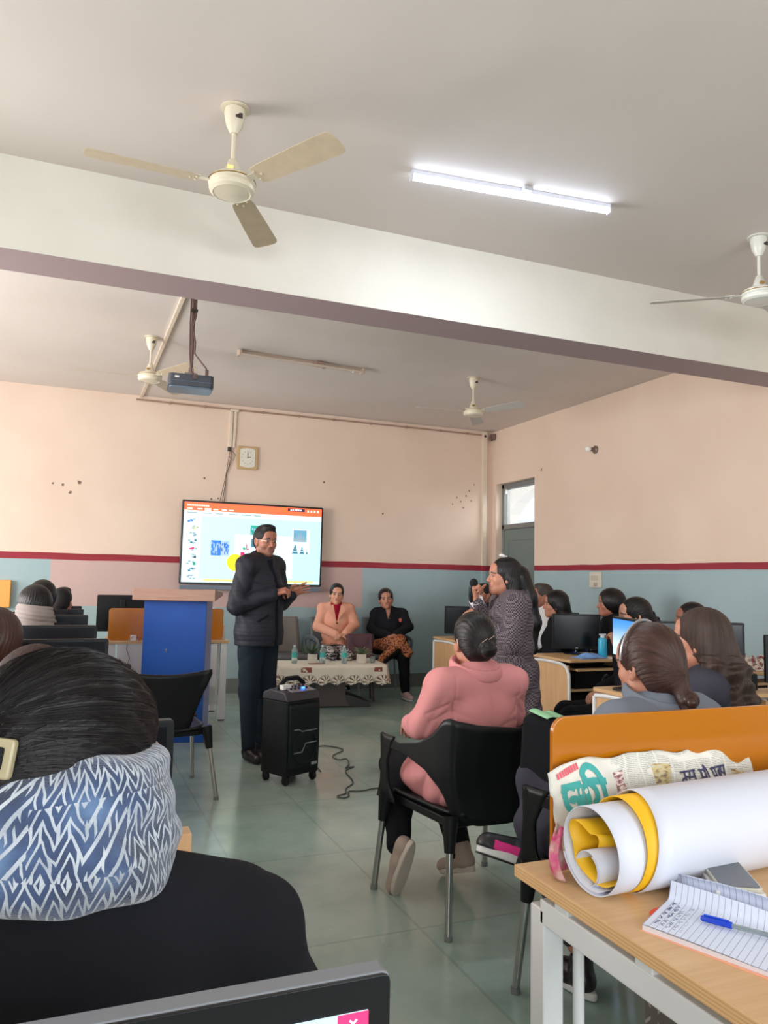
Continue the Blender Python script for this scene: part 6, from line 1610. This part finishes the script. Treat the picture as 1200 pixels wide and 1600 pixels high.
# the raised trainer: black leather, pink patch, white sole
t = NT('trainer_leather'); v = t.coord('UV'); 
FM = None
an, to = Vector(V['anR']), Vector(V['toR']); un = Vector((.38, .10, .9)); d = to-an; d = (d-un*d.dot(un)/un.length_squared).normalized(); un = (un-d*un.dot(d)).normalized()
heel = an-un*.085-d*.05; FM = frame(heel, d, un) @ Matrix.Scale(1.14, 4)
s = SDF((-.06, -.05, -.02), (.06, .27, .17), .003)
s.cap((0, .012, .045), (0, .10, .045), .036, .037, .02); s.cap((0, .09, .042), (0, .21, .032), .041, .037, .02); s.cap((0, .02, .05), (0, .02, .105), .036, .040, .02)
s.cap((0, .035, .14), (0, .02, .18), .034, .034, .006, 'sub'); s.plane((0, 0, .022), (0, 0, -1), .004)
P, Q = s.mesh(); pnt = np.zeros((len(P), 4)); pnt[:, 3] = 1; pnt[:, :3] = srgb(52, 62, 72)[:3]
yy, zz = P[:, 1], P[:, 2]; pnt[yy > .135, :3] = srgb(26, 26, 32)[:3]; pnt[(yy > .105) & (yy < .20) & (zz < .052) & (zz > .02) & (yy-.6*zz < .18), :3] = srgb(236, 44, 142)[:3]
tm = NT('trainer_panels'); at = tm.n('ShaderNodeAttribute'); at.attribute_name = 'paint'; tm.l(at.outputs['Color'], tm.b.inputs['Base Color']); tm.b.inputs['Roughness'].default_value = .42; tm.bump(tm.noise(scale=160), .1, .003)
sh_ = np_mesh('raised_trainer', [xf((P, Q), FM)], tm.m, dn, pnt)
out = [((.043+.006*math.sin(a)-.004*math.cos(2*a))*math.cos(a), .10+.142*math.sin(a)) for a in [2*PI*k/32 for k in range(32)]]
b = MB(); b.prism(out, .004, .030, 'z', M=FM); b.build('white_sole', S_WHITE, sh_, bevel=.006)
b = MB(); b.prism([(x*.9, y) for x, y in out], -.001, .005, 'z', M=FM); b.build('black_outsole', S_BSOLE, sh_)
b = MB(); b.tube([(0, .085, .10), (0, .10, .125), (0, .125, .135), (0, .13, .115), (0, .12, .095)], .005, 8, M=FM, flat=(2, 1)); b.build('pull_loop', M_blk, sh_, smooth='auto')
b = MB(); b.tube([tuple(FM @ Vector((0, .022, .08))), tuple(FM @ Vector((0, .012, .17)))], [.036, .040], 16); b.build('sock', C_SOCK, dn, smooth='auto')
d2 = Vector(V['toL'])-Vector(V['anL']); d2.z = 0; shoe(dn, frame((V['anL'][0], V['anL'][1]-.05, .004), d2, (0, 0, 1)), S_BLK, S_WHITE, 'plain')

# ---------------------------------------------------------------- audience on the right
C_ALL = []
def sitter(label, hx, hy, rot, top, hair, hm=None, topz=1.25, sex='f', hr=0, hp_=0, skin=None, gg=1.05, shw=.165, mat=None, armL=None, armR=None, hands=(None, None), headw=1.0, vol=1.0, chair=True, inner=None, vneck=None, kn=.44, fvox=.004, lean=-.02, group=None, kneew=.10, cl=None):
    J = seated(topz, lean, shw, armL=armL, armR=armR, kn=kn, kneew=kneew)
    if armL: J['elL'], J['wrL'] = armL
    loc = at_head(hx, hy, D(rot), J)
    r = human('person', label, loc, D(rot), J, sex=sex, head=(D(hr), D(hp_), 0), hair=hair, hairmat=hm or H_BLK, skin=skin or SK_MED, g=gg, top=mat or top, toph=.010, hem=.46, bottom=C_BLKTR,
              shoes=(S_BLK, S_BSOLE, 'plain'), vox=.009, fvox=fvox, lap=.35, hands=hands, headw=headw, vol=vol, inner=inner, vneck=vneck, foldamp=.004, ph=hx*3)
    if chair:
        black_chair('black plastic chair under the '+cl, (loc[0], loc[1], 0), D(rot), arms=False, group='chairs under the seated audience')
    return r
# hand on chin helper poses (left arm raised)
chinL = lambda tz: ((-.20, .12, tz-.53), (-.045, .125, tz-.315))
chinR = lambda tz: ((.20, .12, tz-.53), (.045, .125, tz-.315))
cu = sitter('woman with long loose curly brown hair and a dark top behind the orange partition', 2.32, 2.37, 38, C_DGREY, 'curly', H_CUR, topz=1.265, armL=chinL(1.265), hands=(dict(fwd=(.2, .15, 1), up=(-.6, -.5, .1), curl=.7), None), vol=1.02, cl='woman with long curly hair', fvox=.0035)
sitter('woman in black with dark hair tied back, mostly hidden behind the woman with curly hair', 4.17, 4.35, 62, C_BLACK, 'lowpony', topz=1.235, armR=chinR(1.235), hands=(None, dict(fwd=(-.2, .1, 1), up=(.5, -.6, .1), curl=.6)), skin=SK_TAN, cl='woman hidden behind the wide monitor')
lw = sitter('woman with dark hair pinned back and earrings, resting her chin on her hand', 3.49, 4.14, 66, C_BLACK, 'bun', topz=1.27, hp_=-2, armL=chinL(1.25), hands=(dict(fwd=(.15, .3, 1), up=(-.6, -.3, .1), curl=.8), None), skin=SK_LT, cl='woman resting her chin', fvox=.0035, headw=1.04)
b = MB(); 
for z in (-.05, -.065): b.sphere((-.083, .004, z), .006, 8, M=lw[1])
b.build('earring', emis('pearl', (236, 236, 236), .2), lw[0])
b = MB()
for k in range(9): b.sphere((.02*math.sin(k*2.1)+.02, -.13-.012*k, .015-.018*k), (.018, .018, .015), 8, M=lw[1])
b.build('scrunchie', C_BLKTR, lw[0], smooth='auto')
sitter('woman in black with puffy dark hair looking left past the badge monitor', 4.50, 5.66, 66, C_BLACK, 'puffy', topz=1.305, skin=SK_TAN, headw=1.12, vol=1.12, cl='woman with puffy hair')
sitter('woman with straight black shoulder length hair behind the badge monitor', 4.20, 6.06, 66, C_BLACK, 'straight', topz=1.28, skin=SK_MED, headw=1.1, cl='woman with straight black hair', vol=1.1)
sitter('greying man in a white shirt and dark waistcoat near the grey green door', 4.42, 6.60, 72, C_WHITE, 'shortgrey', H_GRY, topz=1.345, sex='m', skin=SK_TAN, gg=1.05, shw=.185, cl='greying man in the white shirt')
sitter('person with short dark hair glimpsed behind the face of the standing woman', 4.55, 7.99, 100, C_BLACK, 'short', H_MAN, topz=1.33, sex='m', skin=SK_TAN, cl='person glimpsed behind the standing woman')
# ---------------------------------------------------------------- audience on the left
sitter('person with reddish brown hair between the nearest woman and the black monitors', -.06, 2.13, 0, C_BLACK, 'puffy', H_RED, topz=1.165, cl='person with reddish brown hair', kn=.40)
sitter('woman with dark brown hair at the left edge, behind the nearest woman', -.235, 3.17, -8, C_DGREY, 'puffy', H_BRN, topz=1.215, cl='woman with dark brown hair at the left edge', kn=.40)
sc, HMs, Vs = sitter('woman wearing a ribbed grey scarf round her head and neck on the left', -.174, 5.22, 0, C_BLACK, 'puffy', topz=1.27, cl='woman with the grey scarf', kn=.40)
G = SDF((-.25, -.25, .85), (.25, .25, 1.30), .005)
cz = Vs['head']
G.ell(cz+(0, -.045, -.045), (.112, .118, .10), .02); G.torus(cz+(0, -.03, -.135), .098, .098, .040, .2, .02, 1.2); G.torus(cz+(0, -.03, -.075), .092, .098, .022, .35, .01)
G.ell(cz+(0, .11, .0), (.085, .095, .14), .01, 'sub'); G.plane(tuple(cz+(0, -.06, .03)), (0, .35, 1), .01)
G.warp(lambda X, Y, Z: .0025*np.sin(260*Z+40*X)+.004*np.sin(60*Z+25*X))
np_mesh('grey_scarf', [G.mesh()], C_GREYK, sc)
sitter('woman with black hair seated just beyond the grey headscarf on the left', -.165, 6.33, 0, C_BLACK, 'puffy', topz=1.29, cl='woman beyond the grey headscarf', kn=.38)
sitter('person with short dark hair and visible ear in the last left rows', -.03, 7.17, -25, C_BLACK, 'shortgrey', H_MAN, topz=1.225, sex='m', skin=SK_MED, cl='person with visible ear in the last left rows', kn=.38)

# ---------------------------------------------------------------- the nearest woman: black coat, patterned scarf
J = seated(1.265, -.02, .235, kn=.40)
J.update(head=(0, .02, 1.130), neck=(0, -.02, .985), shL=(-.215, -.03, .895), shR=(.205, -.03, .895), elL=(-.31, .02, .72), elR=(.30, .0, .72), wrL=(-.12, .30, .78), wrR=(.12, .30, .78))
loc = at_head(.018, 1.075, 0, J)
hf = dict(head=(D(-48), D(-10), 0))
fw, HMf, Vf = human('person', 'nearest woman seen from behind in a black coat and thick blue patterned scarf', loc, 0, J, head=hf['head'], hair='pony', hairmat=H_BLK, skin=SK_MED,
    g=1.32, top=C_BLACK, toph=.022, hem=.42, bottom=C_BLKTR, shoes=(S_BLK, S_BSOLE, 'plain'), vox=.006, fvox=.0032, lap=.3, foldamp=.005, openneck=False)
bpy.data.objects.remove([o for o in fw.children if o.name.startswith('hair')][0])
s = SDF((-.17, -.20, -.16), (.17, .14, .17), .0032)
s.ell((0, -.020, .028), (.102, .124, .100), .02); s.ell((0, -.05, -.035), (.098, .094, .085), .03)
s.ell((0, .118, -.045), (.072, .080, .105), .010, 'sub'); s.cap((-.12, .055, -.06), (.12, .055, -.06), .045, .045, .012, 'sub')
s.ell((-.0, -.135, -.035), (.045, .035, .045), .02)
def grooves(X, Y, Z):
    a = np.arctan2(X, (Z+.03)+.25*(Y+.14)); r = np.sqrt(X**2+(Z+.03)**2+(Y+.14)**2)
    return .0016*np.sin(46*a+9*np.sin(14*r)+3*np.sin(5*a))+.0010*np.sin(110*a+8*r*20)
s.warp(grooves); hpq = s.mesh()
hr_ = np_mesh('hair', [xf(hpq, HMf)], H_BLK, fw, strand(hpq[0], 'clip'))
# loose strands flowing over the crown to the clip
rs = random.Random(11); b = MB()
for k in range(420):
    a0 = rs.uniform(-2.6, 2.6); e = rs.uniform(-.1, .1); P = []
    amp_ = .03*(rs.random() < .12); ph_ = rs.random()*6; t0_ = .2+rs.random()*.9
    for i in range(22):
        u = i/21; th = t0_+u*(2.98-t0_); dirv = Vector((math.sin(a0)*math.sin(th), math.cos(th), math.cos(a0)*math.sin(th)))
        lift = 1.014+amp_*(1-u)*math.sin(PI*u)+.005*math.sin(6*u+ph_)
        rr = (.102, .124, .100); q = Vector((dirv.x*rr[0], dirv.y*rr[1]-.020, dirv.z*rr[2]+.028))*1.0
        q = Vector((q.x*lift, (q.y+.02)*lift-.02, (q.z-.028)*lift+.028))
        P.append(q)
    P = [p for p in P if not (p.y > .045 and p.z < .055)]
    if len(P) > 3: b.tube(P, .00035, 3, M=HMf)
b.build('loose_strands', H_BLK, hr_, smooth=True)
b = MB()
cm = HMf @ Matrix.Translation((.032, -.142, .0)) @ Matrix.Rotation(.28, 4, 'Z') @ Matrix.Scale(.82, 4)
b.prism(roundrect(-.032, -.026, .032, .026, .006, 3), -.008, .004, 'y', M=cm); b.build('hair_clip', plain('pale_horn_clip', (168, 158, 126), .35), fw, bevel=.003)
b = MB(); b.prism(roundrect(-.020, -.015, .020, .015, .004, 3), -.0105, -.0078, 'y', M=cm); b.build('clip_opening', M_blk, fw)
b = MB()
for q in (-1, 1):
    b.tube([(q*.084, .0, .004), (q*.082, .05, .006), (q*.060, .100, .006)], .0022, 6, M=HMf, flat=(1, 1.8))
    b.tube([(q*.034+.026*math.cos(a), .106-.12*abs(.026*math.cos(a)+q*.034-.0)*.6, -.002+.020*math.sin(a)) for a in [i*PI/8 for i in range(16)]], .0018, 6, M=HMf, closed=True)
b.build('spectacles', plain('pale_rose_frame', (206, 176, 166), .3), fw, smooth='auto')
# scarf
t = NT('blue_geometric_scarf'); at = t.n('ShaderNodeAttribute'); at.attribute_name = 'paint'; x = t.n('ShaderNodeSeparateColor'); t.l(at.outputs['Color'], x.inputs[0])
U0, V0 = x.outputs[0], x.outputs[1]
wob = t.math('MULTIPLY', t.math('SUBTRACT', t.noise(scale=14, detail=2), .5), .7)
u = t.math('ADD', t.math('MULTIPLY', U0, 10.5), wob); v = t.math('ADD', t.math('MULTIPLY', V0, 10.5), wob)
fu = t.math('FRACT', u); cu_ = t.math('FLOOR', u)
tri_ = t.math('MULTIPLY', t.math('ABSOLUTE', t.math('SUBTRACT', fu, .5)), 1.6)
sgn = t.math('SUBTRACT', t.math('MULTIPLY', t.math('MODULO', t.math('ABSOLUTE', t.math('FLOOR', t.math('DIVIDE', v, 2.2))), 2), 2), 1)
zz_ = t.math('ADD', v, t.math('MULTIPLY', tri_, sgn))
st1 = t.math('FRACT', t.math('MULTIPLY', zz_, 1.9))
line = t.math('LESS_THAN', st1, .30)
gap = t.math('LESS_THAN', t.math('ABSOLUTE', t.math('SUBTRACT', t.math('FRACT', t.math('ADD', t.math('MULTIPLY', u, 1.0), t.math('MULTIPLY', t.math('FLOOR', t.math('MULTIPLY', zz_, 1.9)), .37))), .5)), .06)
ln2 = t.math('LESS_THAN', t.math('ABSOLUTE', t.math('SUBTRACT', t.math('FRACT', t.math('MULTIPLY', v, .455)), .5)), .06)
cellr = t.n('ShaderNodeTexWhiteNoise'); t.l(t.vec(t.math('FLOOR', t.math('DIVIDE', u, 2.0)), t.math('FLOOR', t.math('DIVIDE', v, 2.2)), 0.0), cellr.inputs[0])
dg_ = t.math('LESS_THAN', t.math('FRACT', t.math('MULTIPLY', t.math('SUBTRACT', u, v), 1.25)), .26)
alt = t.math('GREATER_THAN', cellr.outputs[0], .74)
w_ = t.math('MAXIMUM', t.mix(alt, line, dg_), gap)
blu = t.ramp(t.noise(scale=13, detail=3), [(.35, srgb(40, 50, 74)), (.55, srgb(60, 80, 116)), (.7, srgb(92, 120, 158))])
wht = t.ramp(t.noise(scale=30, detail=2), [(.3, srgb(150, 160, 172)), (.7, srgb(188, 196, 204))])
t.l(t.mix(w_, blu, wht), t.b.inputs['Base Color']); t.b.inputs['Roughness'].default_value = .95; t.b.inputs['Sheen Weight'].default_value = .5
t.bump(t.noise(scale=420, detail=3), .5, .004); C_SCARF = t.m
G = SDF((-.30, -.30, .80), (.30, .30, 1.22), .0045); nc = np.array(Vf['neck'])
G.torus(nc+(-.015, .02, .108), .096, .094, .042, -.06, .02, 1.1, side=.03); G.torus(nc+(-.015, .01, .043), .106, .102, .040, .02, .004, 1.0, side=-.12); G.torus(nc+(-.01, .01, .07), .09, .088, .040, 0, .03)
G.warp(lambda X, Y, Z: .0042*np.sin(60*Z+10*X+4*np.sin(10*X+7*Y))+.0018*np.sin(130*Z-30*X+20*Y))
P, Q = G.mesh(); d = P-nc; ang = np.arctan2(d[:, 0], -d[:, 1])
pnt = np.zeros((len(P), 4)); pnt[:, 3] = 1; rad = np.sqrt(d[:, 0]**2+d[:, 1]**2); pnt[:, 0] = ang*.15*3+3; pnt[:, 1] = (d[:, 2]-.35*(rad-.15)*np.sign(d[:, 2]))*2.6+3
np_mesh('patterned_scarf', [(P, Q)], C_SCARF, fw, pnt)
black_chair('black plastic chair under the nearest woman in the black coat', (loc[0], loc[1]-.02, 0), 0, arms=False, group='chairs under the seated audience')

# things beside the denim jacket woman
b = MB(); b.box((0, 0, .15), (.10, .20, .26), taper=.85)
hb = thing('handbag', 'black handbag with metallic trim on the lap beside the orange partition', 'bag', (1.625, 2.40, .60), .3)
b.build('bag_body', C_BLKTR, hb, bevel=.03, seg=3)
b = MB(); b.tube(catmull([(-.09, -.13, .05), (-.05, -.145, .10), (.0, -.14, .06), (.05, -.135, .09)]), .004, 6); b.build('metal_trim', plain('worn_silver_trim', (150, 148, 150), .3, .8), hb, smooth='auto')
b = MB(); b.grid(lambda u, v: (-.02+.09*u, -.08+.12*v, .006*math.sin(6*u)+.01*v), 10, 8); o = b.build('green_file', plain('pale_green_paper', (150, 206, 160), .6), None, smooth=True, solid=.002, loc=(1.61, 2.42, .880)); tag(o, 'pale green paper file resting on the black handbag', 'file')
